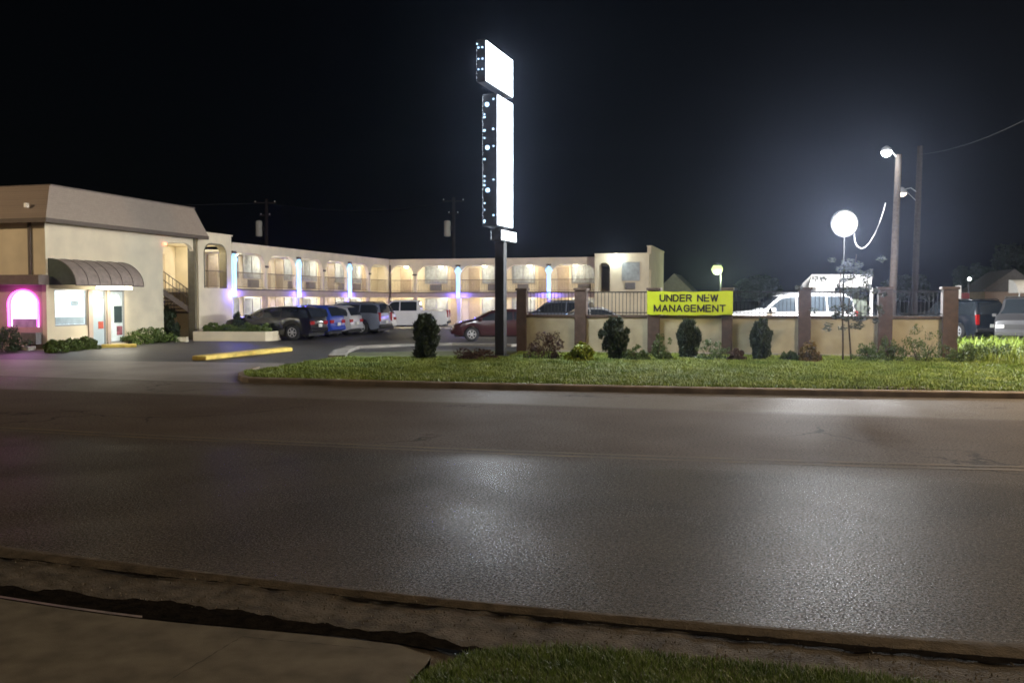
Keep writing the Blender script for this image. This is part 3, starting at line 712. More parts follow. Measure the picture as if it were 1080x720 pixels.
# stair bay interior
si = MB(); si.box(XS0-0.2, XS1+0.14, 3.0, 3.2, 0, WT); si.box(XS0-.2, XS0, 0.21, 3.0, 0, WT); si.build('stair_wall', M_stucco, of)
st = MB()
def flight(xa, za, xb, zb, y0, y1, n):
    for i in range(n):
        t0_, t1_ = i/n, (i+1)/n
        x0_, x1_ = xa+(xb-xa)*t0_, xa+(xb-xa)*t1_
        st.box(min(x0_, x1_), max(x0_, x1_), y0, y1, za+(zb-za)*t1_-0.05, za+(zb-za)*t1_)
    st.prism([(xa, y0-.04, za-0.22), (xb, y0-.04, zb-0.22), (xb, y0-.04, zb+0.06), (xa, y0-.04, za+0.06)], (0, 0.038, 0))
flight(XS0+.5, 0.1, XS1+.5, 1.35, 1.5, 2.5, 7)
flight(XS1+.5, 1.35, XS0+.2, FL2, 0.4, 1.4, 7)
st.box(XS1+.5, XS1+1.4, 0.4, 2.5, 1.25, 1.35)
so_ = st.build('stairs', M_trim, of)
hr = MB()
for xa_, za_, xb_, zb_, y_ in ((XS0+.5, 0.1, XS1+.5, 1.35, 1.48), (XS1+.5, 1.35, XS0+.2, FL2, .38)):
    for hh in (0.9, 0.5): hr.tube([(xa_, y_, za_+hh), (xb_, y_, zb_+hh)], 0.022, 6)
    for i in range(11):
        t = i/10; hr.tube([(xa_+(xb_-xa_)*t, y_, za_+(zb_-za_)*t), (xa_+(xb_-xa_)*t, y_, za_+(zb_-za_)*t+.9)], 0.014, 5)
hr.build('handrail', M_trim, so_)
lamp('stair_light', 'POINT', of.matrix_world @ Vector(((XS0+XS1)/2, 0.9, 4.4)), 40, (0.9, 0.95, 1.0), 0.15)
MB().lathe([(0.03, -0.08), (0.09, -0.05), (0.1, 0.05), (0.03, 0.09)], 12, c=(XS0+0.05, -0.12, 4.45)).build('stair_lamp', mat('red_stair_lamp', (0.6, 0.2, 0.1), 0.3, var=0, emit=(1, .35, .2), estr=2.5), of)
# tower bay with arch
ta, tb = XS1+0.16, 12.48
TH = 5.27 - LOT
tw = MB(); arch_wall(tw, ta, tb, 0.45, FL2-0.001, 4.30-LOT, 4.83-LOT, TH, -0.16, 0.20, 0.6)
tw.box(ta, tb, -0.16, 0.20, 0.0, FL2-0.003); tw.box(tb-.2, tb, 1.4, 3.0, 0, TH)
tw.box(ta+.0, tb-.21, 3.0, 3.2, 0, TH-.4); tw.box(ta+.7, tb-.01, 0.201, 2.99, FL2-.2, FL2-.01); tw.box(ta+.0, tb-.01, 0.201, 2.99, TH-.5, TH-.4)
tw.build('tower_wall', M_stucco, of)
MB().box(ta-.05, tb+.05, -0.22, 0.3, TH+0.001, TH+0.07).build('coping', M_stucco, of)
railing(of, ta+0.45, tb-0.45, 0.02, FL2)
ln = MB(); c_ = arch_curve(ta+.452, tb-.452, 4.30-LOT, 4.828-LOT, .6)
c_ = [(ta+.452, FL2)] + c_ + [(tb-.452, FL2)]
ci_ = [(min(max(x, ta+.51), tb-.51), z - (.06 if z > 4.4-LOT else 0)) for x, z in c_]
for (p1_, p2_, q1_, q2_) in zip(c_[:-1], c_[1:], ci_[:-1], ci_[1:]):
    ln.add([(p1_[0], -.18, p1_[1]), (p2_[0], -.18, p2_[1]), (q2_[0], -.18, q2_[1]), (q1_[0], -.18, q1_[1]), (q1_[0], .22, q1_[1]), (q2_[0], .22, q2_[1])], [(0, 1, 2, 3), (3, 2, 5, 4)])
ln.build('arch_liner', M_olive, of)
MB().box(XS1+.0, XS1+.155, -.05, .32, 0, WT-.01).build('pier', M_olive, of)
MB().box(ta+.9, ta+1.7, 2.93, 2.99, FL2, FL2+1.75).build('door', M_door, of)
lamp('tower_light', 'POINT', of.matrix_world @ Vector(((ta+tb)/2, 1.0, TH-0.75)), 150, (1.0, 0.88, 0.6), 0.12)
MB().lathe([(0.05, -0.10), (0.14, -0.075), (0.17, 0.0)], 14, c=((ta+tb)/2, 1.0, TH-0.502)).build('ceiling_light', M_lampglass, of)

# ------------------------------------------------------------------ tall roadside sign
ES = R(19.0)
so0 = D(512.3, 317, 29.0)
sign = empty('motel_sign', (so0.x, so0.y, LOT), math.pi/2 - ES, 'tall glowing white motel sign with stacked panels on one dark pole', 'sign')
# local x runs away from the road, local y points left of it; the seen face is y = 0
def zat(py, d): 
    Y = so0.y + math.cos(ES)*d; return D(540, py, Y).z - LOT
def cabinet(d0, d1, z0, z1, th, name):
    c = MB().box(d0, d1, 0.0, th, z0, z1).build(name, M_signbody, sign, bevel=0.02)
    MB().box(d0+.05, d1-.05, -0.012, -0.001, z0+.05, z1-.05).build('sign_face', M_sign, c)
    MB().box(d0+.05, d1-.05, th+0.001, th+0.012, z0+.05, z1-.05).build('sign_face', M_sign, c)
    return c
zt0, zt1 = zat(86, 0), zat(41, 0)
top = cabinet(0.0, 2.62, zt0, zt1, 0.30, 'top_panel')
zu0, zu1 = zat(238, 1.05), zat(98.5, 1.05)
tallp = cabinet(1.05, 2.62, zu0, zu1, 0.50, 'tall_panel')
zb0, zb1 = zat(254.5, 1.8), zat(242, 1.8)
small = cabinet(1.45, 3.0, zb0, zb1, 0.36, 'small_panel')
pl = MB().box(1.92, 2.24, 0.08, 0.40, 0.0, zt1-0.1).build('pole', M_black, sign, bevel=0.015)
MB().box(1.7, 2.46, -0.14, 0.62, 0.0, 0.05).build('base_plate', M_black, sign)
def bulb(par, y, z, r, x):
    r *= .7
    MB().lathe([(r*.35, 0.0), (r*.9, -r*.35), (r, -r*.8), (r*.75, -r*1.5), (r*.2, -r*1.85)], 10, axis='x', c=(x-0.012, y, z)).build('bulb', M_bulb, par, smooth=True)
def zd(py, d): return zat(py, d)
for py in (46, 50, 62, 73):
    for y in ((0.09, 0.22) if py != 46 else (0.27,)): bulb(top, y, zd(py, 0), 0.035, 0.0)
for py, y, r in ((104.5, .09, .04), (110, .30, .10), (120, .40, .035), (123, .40, .045), (137, .40, .05), (136, .10, .045), (145, .40, .035), (155.5, .29, .10), (154, .09, .035), (167.5, .40, .045),
                 (185.5, .40, .035), (189.5, .09, .04), (190.5, .40, .035), (195, .40, .04), (200.5, .28, .10), (214, .40, .035), (221, .40, .03), (227, .09, .04), (232.5, .40, .045), (234, .41, .04)):
    bulb(tallp, y+.02, zd(py, 1.05), r, 1.05)

# ------------------------------------------------------------------ wall with pillars and fence
PX = [551, 613, 690, 767, 848.5, 933, 1001]
PWd = [0.36, 0.42, 0.42, 0.36, 0.40, 0.44, 0.46]
wl = empty('garden_wall', W(770), -A, 'tan block wall with dark brown pillars and metal fence facing the road', 'wall')
W7 = W(770)
def wt(px): return (W(px) - W7).dot(E2)
pt = [wt(p) for p in PX]
for p_, wd in zip(pt, PWd):
    b = MB().box(p_-wd/2, p_+wd/2, -wd/2, wd/2, -0.05, 2.24).build('pillar', M_pillar, wl, bevel=0.015)
    MB().box(p_-wd/2-.04, p_+wd/2+.04, -wd/2-.04, wd/2+.04, 2.241, 2.33).build('pillar_cap', M_cap, b, bevel=0.015)
for i in range(6):
    a, b = pt[i]+PWd[i]/2+.002, pt[i+1]-PWd[i+1]/2-.002
    MB().box(a, b, -0.09, 0.09, -0.05, 1.28).build('panel', M_fencewall, wl)
    MB().box(a, b, -0.13, 0.13, 1.281, 1.37).build('wall_cap', M_cap, wl, bevel=0.01)
    MB().box(a, b, -0.15, -0.092, -0.02, 0.09).build('footing', M_concrete, wl)
    r = MB(); r.box(a, b, -0.02, 0.02, 2.16, 2.20); r.box(a, b, -0.015, 0.015, 1.44, 1.47)
    k = int((b-a)/0.125)
    for j in range(1, k): x = a+(b-a)*j/k; r.box(x-.009, x+.009, -.009, .009, 1.37, 2.16)
    r.build('fence', M_black, wl)
# banner tied to the fence
bx0, bx1 = wt(683.2), wt(773); bz0, bz1 = 1.40, 2.21
def wave(x, z): return .022*math.sin(x*5.1+1.3*z)*math.sin(z*3.3+.6) + .010*math.sin(x*13.0+4*z) + .012*math.sin(x*2.2)
bn = empty('banner', W7 + Vector((0, 0, 0)) - E1*0.27, -A, 'lime yellow vinyl banner reading UNDER NEW MANAGEMENT tied above the wall', 'banner')
mb = MB(); vs = []; nx, nz = 72, 14
for j in range(nz+1):
    for i in range(nx+1):
        x = bx0+(bx1-bx0)*i/nx; z = bz0+(bz1-bz0)*j/nz
        vs.append((x, wave(x, z), z - 0.022*math.sin(math.pi*i/nx) - .008*math.sin(x*9)))
mb.add(vs, [(j*(nx+1)+i, j*(nx+1)+i+1, (j+1)*(nx+1)+i+1, (j+1)*(nx+1)+i) for j in range(nz) for i in range(nx)])
sheet = mb.build('sheet', M_banner, bn, smooth=True)
GLYPH = {'U': [[(0, 1), (0, .3), (.12, .06), (.35, 0), (.58, .06), (.7, .3), (.7, 1)]], 'N': [[(0, 0), (0, 1)], [(0, 1), (.7, 0)], [(.7, 0), (.7, 1)]],
  'D': [[(0, 0), (0, 1), (.35, 1), (.6, .85), (.7, .5), (.6, .15), (.35, 0), (0, 0)]], 'E': [[(.62, 1), (0, 1), (0, 0), (.64, 0)], [(0, .52), (.58, .52)]],
  'R': [[(0, 0), (0, 1), (.45, 1), (.64, .9), (.68, .75), (.62, .58), (.45, .5), (0, .5)], [(.36, .5), (.7, 0)]], 'W': [[(0, 1), (.24, 0), (.48, .95), (.72, 0), (.96, 1)]],
  'M': [[(0, 0), (0, 1), (.42, .05), (.84, 1), (.84, 0)]], 'A': [[(0, 0), (.37, 1), (.74, 0)], [(.14, .33), (.6, .33)]],
  'G': [[(.68, .78), (.58, .93), (.36, 1), (.12, .9), (0, .5), (.12, .1), (.36, 0), (.6, .08), (.7, .22), (.7, .48), (.38, .48)]], 'T': [[(0, 1), (.7, 1)], [(.35, 1), (.35, 0)]]}
def text(s, x0, x1, z0, h, parent):
    adv = {c: max(p[0] for st_ in GLYPH[c] for p in st_) for c in GLYPH}
    tot = sum(adv[c] if c != ' ' else .35 for c in s) + .30*(len(s)-1); k = (x1-x0)/tot
    m = MB(); x = x0; hw_ = h*.118; dy = 0
    for c in s:
        if c == ' ': x += (.35+.30)*k; continue
        for st_ in GLYPH[c]:
            P = [Vector((x+px_*k, z0+pz_*h)) for px_, pz_ in st_]
            for p, q in zip(P[:-1], P[1:]):
                d_ = (q-p).normalized(); e_ = d_*hw_*.75; n__ = Vector((-d_.y, d_.x))*hw_; dy = (dy+1) % 4
                m.add([(v.x, wave(v.x, v.y)-.006-.0006*dy, v.y-.012) for v in (p-e_-n__, q+e_-n__, q+e_+n__, p-e_+n__)], [(0, 1, 2, 3)])
        x += (adv[c]+.30)*k
    return m.build('lettering', M_letter, parent)
text('UNDER NEW', wt(697), wt(757), 1.875, 0.21, sheet); text('MANAGEMENT', wt(691), wt(765), 1.52, 0.21, sheet)
tie = MB()
for x in (bx0+.03, bx1-.03):
    for z in (bz0+.04, bz1-.04): tie.tube([(x, 0, z), (x, 0.25, z+.02)], 0.006, 5)
tie.build('tie', M_wire, bn)

# ------------------------------------------------------------------ plants
def leaves(name, m, parent, centers, radii, per, size, up=0.0, seed=1, elong=1.6):
    g = np.random.default_rng(seed); V = []; 
    for c, r in zip(centers, radii):
        d = g.normal(size=(per, 3)); d /= np.linalg.norm(d, axis=1)[:, None]
        p = np.array(c) + d*np.array(r)*(g.uniform(0.25, 1, (per, 1))**0.5)
        a = g.normal(size=(per, 3)); a[:, 2] = np.abs(a[:, 2])*0.6 + up; a /= np.linalg.norm(a, axis=1)[:, None]
        b = np.cross(a, g.normal(size=(per, 3))); b /= np.linalg.norm(b, axis=1)[:, None] + 1e-9
        s = size*g.uniform(0.6, 1.3, (per, 1))
        V.append(np.stack([p - b*s*0.5, p - a*s*elong*0.1 + b*s*0.0 - a*s*elong*.4, p + b*s*0.5, p + a*s*elong*.7], 1))
    V = np.concatenate(V); n = len(V)
    me = bpy.data.meshes.new(name); me.from_pydata(V.reshape(-1, 3).tolist(), [], (np.arange(n)[:, None]*4 + np.arange(4)[None]).tolist())
    me.materials.append(m); me.update(); o = bpy.data.objects.new(name, me); COL.objects.link(o)
    if parent: o.parent = parent
    return o
def stems(name, m, parent, n, h, r, spread, seed):
    rr = random.Random(seed); s = MB()
    for i in range(n):
        a = rr.uniform(0, 6.28); t = rr.uniform(.3, 1)*spread
        s.tube([(0.3*t*math.cos(a), 0.3*t*math.sin(a), 0), (.6*t*math.cos(a), .6*t*math.sin(a), h*.5), (t*math.cos(a), t*math.sin(a), h)], [r, r*.7, r*.3], 5)
    return s.build(name, m, parent)
def conifer(loc, hw, h, seed, label, group='dark upright conifers by the wall'):
    rr = random.Random(seed); root = empty('conifer_shrub', loc, 0, label, 'shrub', group)
    cs, rs = [], []
    for i in range(130):
        t = rr.random()**0.85; a = rr.uniform(0, 6.28)
        prof = hw*(0.80+0.36*min(1, t/.6))*(1 if t < .74 else 1-.6*(t-.74)/.26)
        rad = prof*rr.uniform(0.25, 0.86)*(1+.10*math.sin(a*3+seed))
        cs.append((rad*math.cos(a), rad*math.sin(a), 0.03+t*h*.93)); rs.append((hw*.22, hw*.22, h*.11*rr.uniform(.6, 1.6)))
    for i in range(7):
        a = rr.uniform(0, 6.28); k = rr.uniform(.1, .65)*hw; cs.append((k*math.cos(a), k*math.sin(a), h*rr.uniform(.88, 1.0))); rs.append((hw*.14, hw*.14, h*.08))
    leaves('foliage', M_conifer, root, cs, rs, 100, 0.042, up=1.3, seed=seed, elong=3.0)
    stems('trunk', M_bark, root, 4, h*.6, 0.025, hw*.4, seed)
    return root
def shrub(name, loc, hw, h, m, seed, label, per=70, n=45, size=0.05, up=.4, loose=0.0, group=None, hd=None):
    rr = random.Random(seed); root = empty(name, loc, 0, label, 'plant' if name != 'shrub' else 'shrub', group)
    cs, rs = [], []; hd = hd or hw
    for i in range(n):
        a = rr.uniform(0, 6.28); el = math.asin(rr.random()**.8); k = rr.uniform(.55, 1.0+loose)
        cs.append((hw*.82*math.cos(a)*math.cos(el)*k, hd*.82*math.sin(a)*math.cos(el)*k, max(.03, h*.85*math.sin(el)*k))); q = min(hw, hd)
        rs.append((q*.22, q*.22, h*.17))
    leaves('foliage', m, root, cs, rs, per, size, up=up, seed=seed)
    stems('stem', M_bark, root, 7, h*.7, 0.012, min(hw, hd)*.7, seed)
    return root
def gp(px, py): return G(px, py, LOT)
def cone_at(px, ybase, y0, x0, x1, seed, label):
    p = gp(px, ybase); s = p.y/F; conifer(p, (x1-x0)/2*s, (ybase-y0)*s, seed, label)
cone_at(449, 378.5, 333, 436, 463, 3, 'dark upright conifer shrub standing alone to the side of the sign pole')
cone_at(649, 379.5, 337, 635, 664, 5, 'broad dark conifer shrub in front of the wall beside the round lime shrub')
cone_at(725.5, 378.5, 339.5, 714.5, 737, 8, 'slim dark conifer shrub directly below the lime banner')
cone_at(803, 380, 339.5, 793, 812.5, 11, 'narrow dark conifer shrub before the wall panel under the white SUV')
p = gp(611.5, 381); shrub('shrub', p, .50, .66, M_bright, 21, 'round lime green shrub at the foot of the second pillar', per=90)
p = gp(576, 379); shrub('shrub', p, .60, .90, M_red, 22, 'dry russet shrub before the first tan wall panel', loose=.3, per=38, size=.04)
p = gp(853, 382); shrub('shrub', p, .34, .62, M_orange, 23, 'yellow and orange leafed shrub at the foot of the pillar beside the thin tree', loose=.2, per=45)
p = gp(500, 379.5); shrub('shrub', p, .75, .34, M_red, 24, 'low brown dried plant to the near side of the sign pole base', loose=.3, per=35, size=.04)
p = gp(778, 381); shrub('shrub', p, .30, .40, M_red, 25, 'low dark red plant below the banner edge by the fourth pillar', loose=.2, per=40, size=.04)
weeds = [(697, 380, .38, .75, 31, 'grey green weed clump around the third pillar beneath the banner'), (750, 380, .55, .55, 32, 'low green weed clump between slim conifer and fourth pillar'),
         (672, 381, .42, .45, 33, 'small green weed clump beside the broad conifer'), (918, 382, .5, .5, 34, 'low green weed clump beside the thin tree trunks'),
         (940, 381.5, .42, .72, 35, 'yellow green leafy weed at the foot of the sixth pillar'), (972, 382, .75, .95, 36, 'tall feathery weed clump before the last tan panel'),
         (1016, 383, .5, .65, 37, 'green weed clump at the foot of the last pillar'), (1050, 380, .9, .7, 38, 'wide weed clump in rough grass near the parked van'),
         (833, 381, .3, .3, 39, 'tiny weed tuft before the panel beside the orange shrub')]
for x, y, hw, h, sd, lb in weeds: shrub('weed_clump', gp(x, y), hw, h, M_weed, sd, lb, loose=.35, per=46, n=34, size=.032, up=1.2, group='weeds along the foot of the wall')
# low hedge shrubs by the office
for x, y, hw, h, sd, lb in ((60, 371.5, .55, .52, 41, 'rounded green hedge shrub at the office corner'), (76, 369.5, .5, .5, 42, 'rounded green hedge shrub under the middle of the office window'), (92, 368, .5, .52, 43, 'rounded green hedge shrub next to the lit office door')):
    shrub('shrub', gp(x, y), hw, h, M_hedge, sd, lb, per=70, group='hedge shrubs under the office window')
for x, y, hw, h, sd, lb in ((135, 363, .7, .5, 44, 'leafy low plant past the office door side window'), (152, 362, .75, .6, 45, 'leafy low plant along the blank office wall'), (170, 361, .6, .5, 46, 'leafy low plant by the stair opening')):
    shrub('garden_plant', gp(x, y), hw, h, M_hedge, sd, lb, per=40, loose=.4, up=.9, group='plants along the office wall')
shrub('garden_plant', gp(179, 358), .45, 1.45, M_conifer, 47, 'tall dark leafy plant standing before the open stairs', per=50, loose=.2, up=.6, size=.1)
shrub('garden_plant', gp(4, 371), .75, .85, M_conifer, 48, 'dark garden plant under the pink neon window', per=45, loose=.4, up=.6)
shrub('garden_plant', gp(43, 366), .3, .75, M_red, 49, 'thin brown plant at the front corner beside the wall unit', per=25, loose=.4, up=.8)
# planter before the tower
pn = gp(208, 359.5)
pb = empty('planter', pn, -A*0.25, 'long cream concrete planter box before the arched tower', 'planter')
mb = MB(); L = 3.5
outer = [(-.2, 0), (L-.25, 0), (L, .3), (L, 1.7), (L-.3, 2.0), (-.2, 2.0)]
inner = [(-.05, .15), (L-.32, .15), (L-.15, .36), (L-.15, 1.64), (L-.36, 1.85), (-.05, 1.85)]
n = 6; mb.add([(x, y, 0) for x, y in outer] + [(x, y, .44) for x, y in outer] + [(x, y, .44) for x, y in inner] + [(x, y, .3) for x, y in inner],
   [(i+j*n, (i+1) % n+j*n, (i+1) % n+(j+1)*n, i+(j+1)*n) for j in range(3) for i in range(n)] + [(3*n, 3*n+1, 3*n+2, 3*n+3, 3*n+4, 3*n+5)])
mb.build('box', M_stucco, pb, bevel=0.01); MB().add([(x, y, .38) for x, y in inner], [tuple(range(6))]).build('soil', M_soil, pb)
for i in range(4):
    q = pb.location + Vector((0.45+.8*i, 0.8, .34)); shrub('garden_plant', q, .55, .42, M_hedge, 60+i, ['low green plant at the tower end of the cream planter', 'low green plant second from the tower end of the planter', 'low green plant third from the tower end of the planter', 'low green plant at the SUV end of the cream planter'][i], per=45, loose=.3, up=.7, group='plants in the cream planter')
shrub('garden_plant', pb.location + Vector((1.5, 1.4, .3)), .32, 1.15, M_conifer, 66, 'taller dark bush standing up in the cream planter', per=60, up=.5)
o = MB().box(-.25, .25, -.15, .15, 0, .22).build('concrete_block', M_stucco, bevel=0.02); o.location = gp(192, 360.5); tag(o, 'small cream concrete block by the stair opening', 'block')
o = MB().box(-.1, 1.2, -.18, .18, 0, .13).build('yellow_kerb', M_yellow, bevel=0.02); o.location = gp(110, 366.5); o.rotation_euler = (0, 0, .35); tag(o, 'short yellow painted kerb step before the office door', 'kerb')

# thin tree in front of the wall
tp = gp(893, 381)
tr = empty('thin_tree', tp, 0, 'thin double stemmed tree with feathery leaves in front of the wall', 'tree')
s = MB(); s.tube([(-.12, 0, 0), (-.13, 0, .8), (-.16, .02, 1.6), (-.25, .05, 2.4), (-.15, .05, 3.2)], [.032, .028, .024, .018, .008], 7)
s.tube([(.14, 0, 0), (.08, .02, .8), (.02, .02, 1.5), (.12, 0, 2.3), (.25, 0, 3.3)], [.03, .026, .022, .016, .008], 7)
s.tube([(.02, .02, 1.45), (-.25, .1, 2.0), (-.55, .15, 2.3)], [.016, .012, .005], 5); s.tube([(.03, .02, 1.5), (.4, -.1, 2.0), (.9, -.1, 2.2)], [.016, .012, .005], 5)
s.tube([(-.15, .02, 1.5), (-.7, -.1, 1.7), (-1.0, -.1, 1.3)], [.014, .01, .004], 5)
s.build('trunk', M_bark, tr)
rr = random.Random(91); cs, rs = [], []
for i in range(58):
    z = rr.uniform(.9, 3.15); k = .95*math.sin(min(1, (z-.6)/3.3)*math.pi)**.7 + .1
    cs.append((rr.gauss(0, .55)*k + .05, rr.gauss(0, .35)*k, z)); rs.append((.13, .13, .10))
leaves('crown', M_treeleaf, tr, cs, rs, 42, .038, up=-.2, seed=92, elong=2.6)

# ------------------------------------------------------------------ cars
def interp(tab, x):
    for (a, va), (b, vb) in zip(tab[:-1], tab[1:]):
        if a <= x <= b: return va + (vb-va)*((x-a)/(b-a) if b > a else 0)
    return tab[0][1] if x < tab[0][0] else tab[-1][1]
def car(name, pm, L, Wd, top, belt, wr, axles, glass, label, group, loc, rz, rail=False, tail_tall=False, bed=None):
    """top, belt: side profile tables over x (front = +L/2). glass: (rear base, rear top, front top, front base) x values"""
    root = empty(name, loc, rz, label, 'car' if 'pickup' not in name else 'pickup truck', group)
    if 'van' in name: root['category'] = 'van'
    hw0 = Wd/2; n = 64; xs = [-L/2 + L*i/n for i in range(n+1)]
    def hw(x):
        t = abs(x)/(L/2); return hw0*(1-0.13*max(0, (t-.72)/.28)**2)
    sill = .24 + wr*.12
    def zl(x):
        z = sill + .10*max(0, (abs(x)/(L/2)-.85)/.15)
        for a in axles:
            d = abs(x-a); r = wr*1.17
            if d < r: z = max(z, wr + math.sqrt(r*r-d*d)*.98)
        return z
    zt = lambda x: interp(top, x); zb = lambda x: interp(belt, x)
    def sec(x):
        l_, t_, b_ = zl(x), zt(x), min(zb(x), zt(x)-.03); h = hw(x)
        a = max(0, min(1, (t_-b_-.05)/.35)); ins = (.17*a + .02)*1.0
        m_ = max(l_+.02, (l_+b_)*.5)
        return [(h*.965, l_), (h*1.0, m_), (h*.985, b_), (h*.985-ins*.55, b_+(t_-b_)*.55), (h*.985-ins, t_-.045*(.4+.6*a)-.01), (h*.985-ins-.09, t_), (h*.45, t_+.025), (0, t_+.03)]
    mb = MB(); vs = []; k = 8
    for x in xs:
        s_ = sec(x); vs += [(x, y, z) for y, z in s_] + [(x, -y, z) for y, z in s_[-2::-1]]
    kk = 15
    mb.add(vs, [(i*kk+j, i*kk+j+1, (i+1)*kk+j+1, (i+1)*kk+j) for i in range(n) for j in range(kk-1)] + [tuple(range(kk)), tuple(range(n*kk, (n+1)*kk))])
    body = mb.build('body', pm, root, smooth=True)
    try:
        body.data.set_sharp_from_angle(angle=R(38))
    except Exception: pass
    # underside and wheel wells
    MB().box(-L/2+.15, L/2-.15, -hw0*.80, hw0*.80, .2, sill+.32).build('chassis', M_plastic, root)
    def ysec(x, z):
        s_ = sec(x)
        for (y1, z1), (y2, z2) in zip(s_[:-1], s_[1:]):
            if z1 <= z <= z2: return y1 + (y2-y1)*(z-z1)/max(1e-6, z2-z1)
        return s_[5][0]
    rb, rt, ft, fb = glass
    # side windows split by a pillar
    splits = [rb+.12, (rb+fb)/2-.05*L, fb-.08] if L < 5 else [rb+.10, rb+(fb-rb)*.33, rb+(fb-rb)*.66, fb-.08]
    if bed: splits = [rt+.06, (rt+fb)/2, fb-.1]
    for sgn in (1, -1):
        for a, b in zip(splits[:-1], splits[1:]):
            a2, b2 = a+.035, b-.035; m_ = 10; vs = []
            for i in range(m_+1):
                x = a2+(b2-a2)*i/m_; z0 = zb(x)+.03; z1 = max(z0+.004, min(zt(x)-.095, zt(x)-.07))
                for q in range(4):
                    z = z0+(z1-z0)*q/3; vs.append((x, sgn*(ysec(x, z)+.007), z))
            MB().add(vs, [(i*4+q, i*4+q+1, (i+1)*4+q+1, (i+1)*4+q) for i in range(m_) for q in range(3)]).build('side_window', M_glass, root)
        MB().box(fb-.35, fb-.18, sgn*(hw0-.02) if sgn > 0 else -hw0-.16, hw0+.16 if sgn > 0 else -hw0+.02, zb(fb-.3)+.04, zb(fb-.3)+.19).build('mirror', pm, root, bevel=.03)
    for nm, a, b in (('windshield', fb, ft), ('rear_window', rb, rt)):
        vs = []; m_ = 8
        for i in range(m_+1):
            x = a+(b-a)*(i/m_*.90+.06); s_ = sec(x); yy = max(.2, s_[5][0]-.015)
            for q in range(9):
                y = -yy+2*yy*q/8; z = zt(x) + (.025 if abs(y) < hw(x)*.45 else .025*max(0, (s_[5][0]-abs(y))/max(.01, s_[5][0]-hw(x)*.45)))
                nx_ = .012*(1 if a > 0 else -1); vs.append((x+nx_, y, z+.008))
        MB().add(vs, [(i*9+q, i*9+q+1, (i+1)*9+q+1, (i+1)*9+q) for i in range(m_) for q in range(8)]).build(nm, M_glass, root)
    for a in axles:
        for sgn in (1, -1):
            t = MB().lathe([(wr*.62, -.11), (wr*.93, -.11), (wr, -.075), (wr, .075), (wr*.93, .11), (wr*.62, .11)], 24, axis='y')
            wh = t.build('wheel', M_tyre, root, loc=(a, sgn*(hw0-.13), wr), smooth=False)
            rm = MB(); fy = .122*sgn
            rm.lathe([(wr*.62, fy-.02*sgn), (wr*.62, fy), (wr*.54, fy), (wr*.54, fy-.02*sgn)], 24, axis='y')
            rm.lathe([(.001, fy+.01*sgn), (wr*.16, fy+.01*sgn), (wr*.16, fy-.03*sgn)], 12, axis='y')
            for s5 in range(6):
                an = s5*math.pi/3; c_, s__ = math.cos(an), math.sin(an); w5 = wr*.09
                rm.add([(c_*wr*.1-s__*w5, fy, s__*wr*.1+c_*w5), (c_*wr*.1+s__*w5, fy, s__*wr*.1-c_*w5), (c_*wr*.57+s__*w5*.7, fy-.01*sgn, s__*wr*.57-c_*w5*.7), (c_*wr*.57-s__*w5*.7, fy-.01*sgn, s__*wr*.57+c_*w5*.7)], [(0, 1, 2, 3)])
            rm.build('rim', M_rim, wh)
    zf, zr = zb(L/2-.1), zb(-L/2+.1)
    for sgn in (1, -1):
        h1 = hw(L/2); MB().box(L/2-.22, L/2+.008, *sorted((sgn*h1*.58, sgn*(h1*.99))), zf-.27, zf-.12).build('headlight', M_head, root, bevel=.03)
        h2 = hw(-L/2)
        if tail_tall: MB().box(-L/2-.012, -L/2+.12, *sorted((sgn*(h2-.17), sgn*(h2+.012))), zr-.38, zr+.10).build('taillight', M_tail, root, bevel=.02)
        else: MB().box(-L/2-.012, -L/2+.16, *sorted((sgn*h2*.55, sgn*(h2+.012))), zr-.27, zr-.10).build('taillight', M_tail, root, bevel=.02)
    MB().box(-L/2-.05, -L/2+.2, -hw0*.87, hw0*.87, .38, .58).build('bumper', pm if not tail_tall else M_plastic, root, bevel=.05)
    MB().box(L/2-.2, L/2+.05, -hw0*.87, hw0*.87, .34, .56).build('bumper', pm, root, bevel=.05)
    MB().box(L/2-.1, L/2+.012, -hw0*.5, hw0*.5, zf-.30, zf-.10).build('grille', M_plastic, root)
    MB().box(-L/2-.062, -L/2-.052, -.16, .16, .62, .78).build('licence_plate', M_plate, root)
    if rail:
        for sgn in (1, -1):
            MB().tube([(rb+.35, sgn*hw0*.68, zt(rb+.5)), (rb+.5, sgn*hw0*.68, zt(rb+.5)+.07), (ft-.3, sgn*hw0*.68, zt(ft-.3)+.07), (ft-.15, sgn*hw0*.68, zt(ft-.3))], .022, 6).build('roof_rail', M_black, root)
    if bed:
        MB().box(-L/2+.08, rt-.25, -hw0+.16, hw0-.16, zb(-L/2+.5)+.005, zb(-L/2+.5)+.03).build('bed_cover', M_plastic, root)
    return root
def suv(L=4.75, H=1.70):
    h = L/2
    top = [(-h, .62), (-h+.02, 1.05), (-h+.30, H-.10), (-h+.6, H-.01), (-h+1.6, H+.01), (h-2.35, H-.03), (h-1.95, H-.10), (h-1.15, 1.12), (h-.75, 1.06), (h-.2, .93), (h-.03, .80), (h, .58)]
    belt = [(-h, .60), (-h+.05, 1.0), (-h+.5, 1.08), (h-1.2, 1.02), (h-.2, .90), (h, .56)]
    return dict(L=L, Wd=1.88, top=top, belt=belt, wr=.37, axles=(-h+.95, h-.95), glass=(-h+.02, -h+.30, h-1.95, h-1.15))
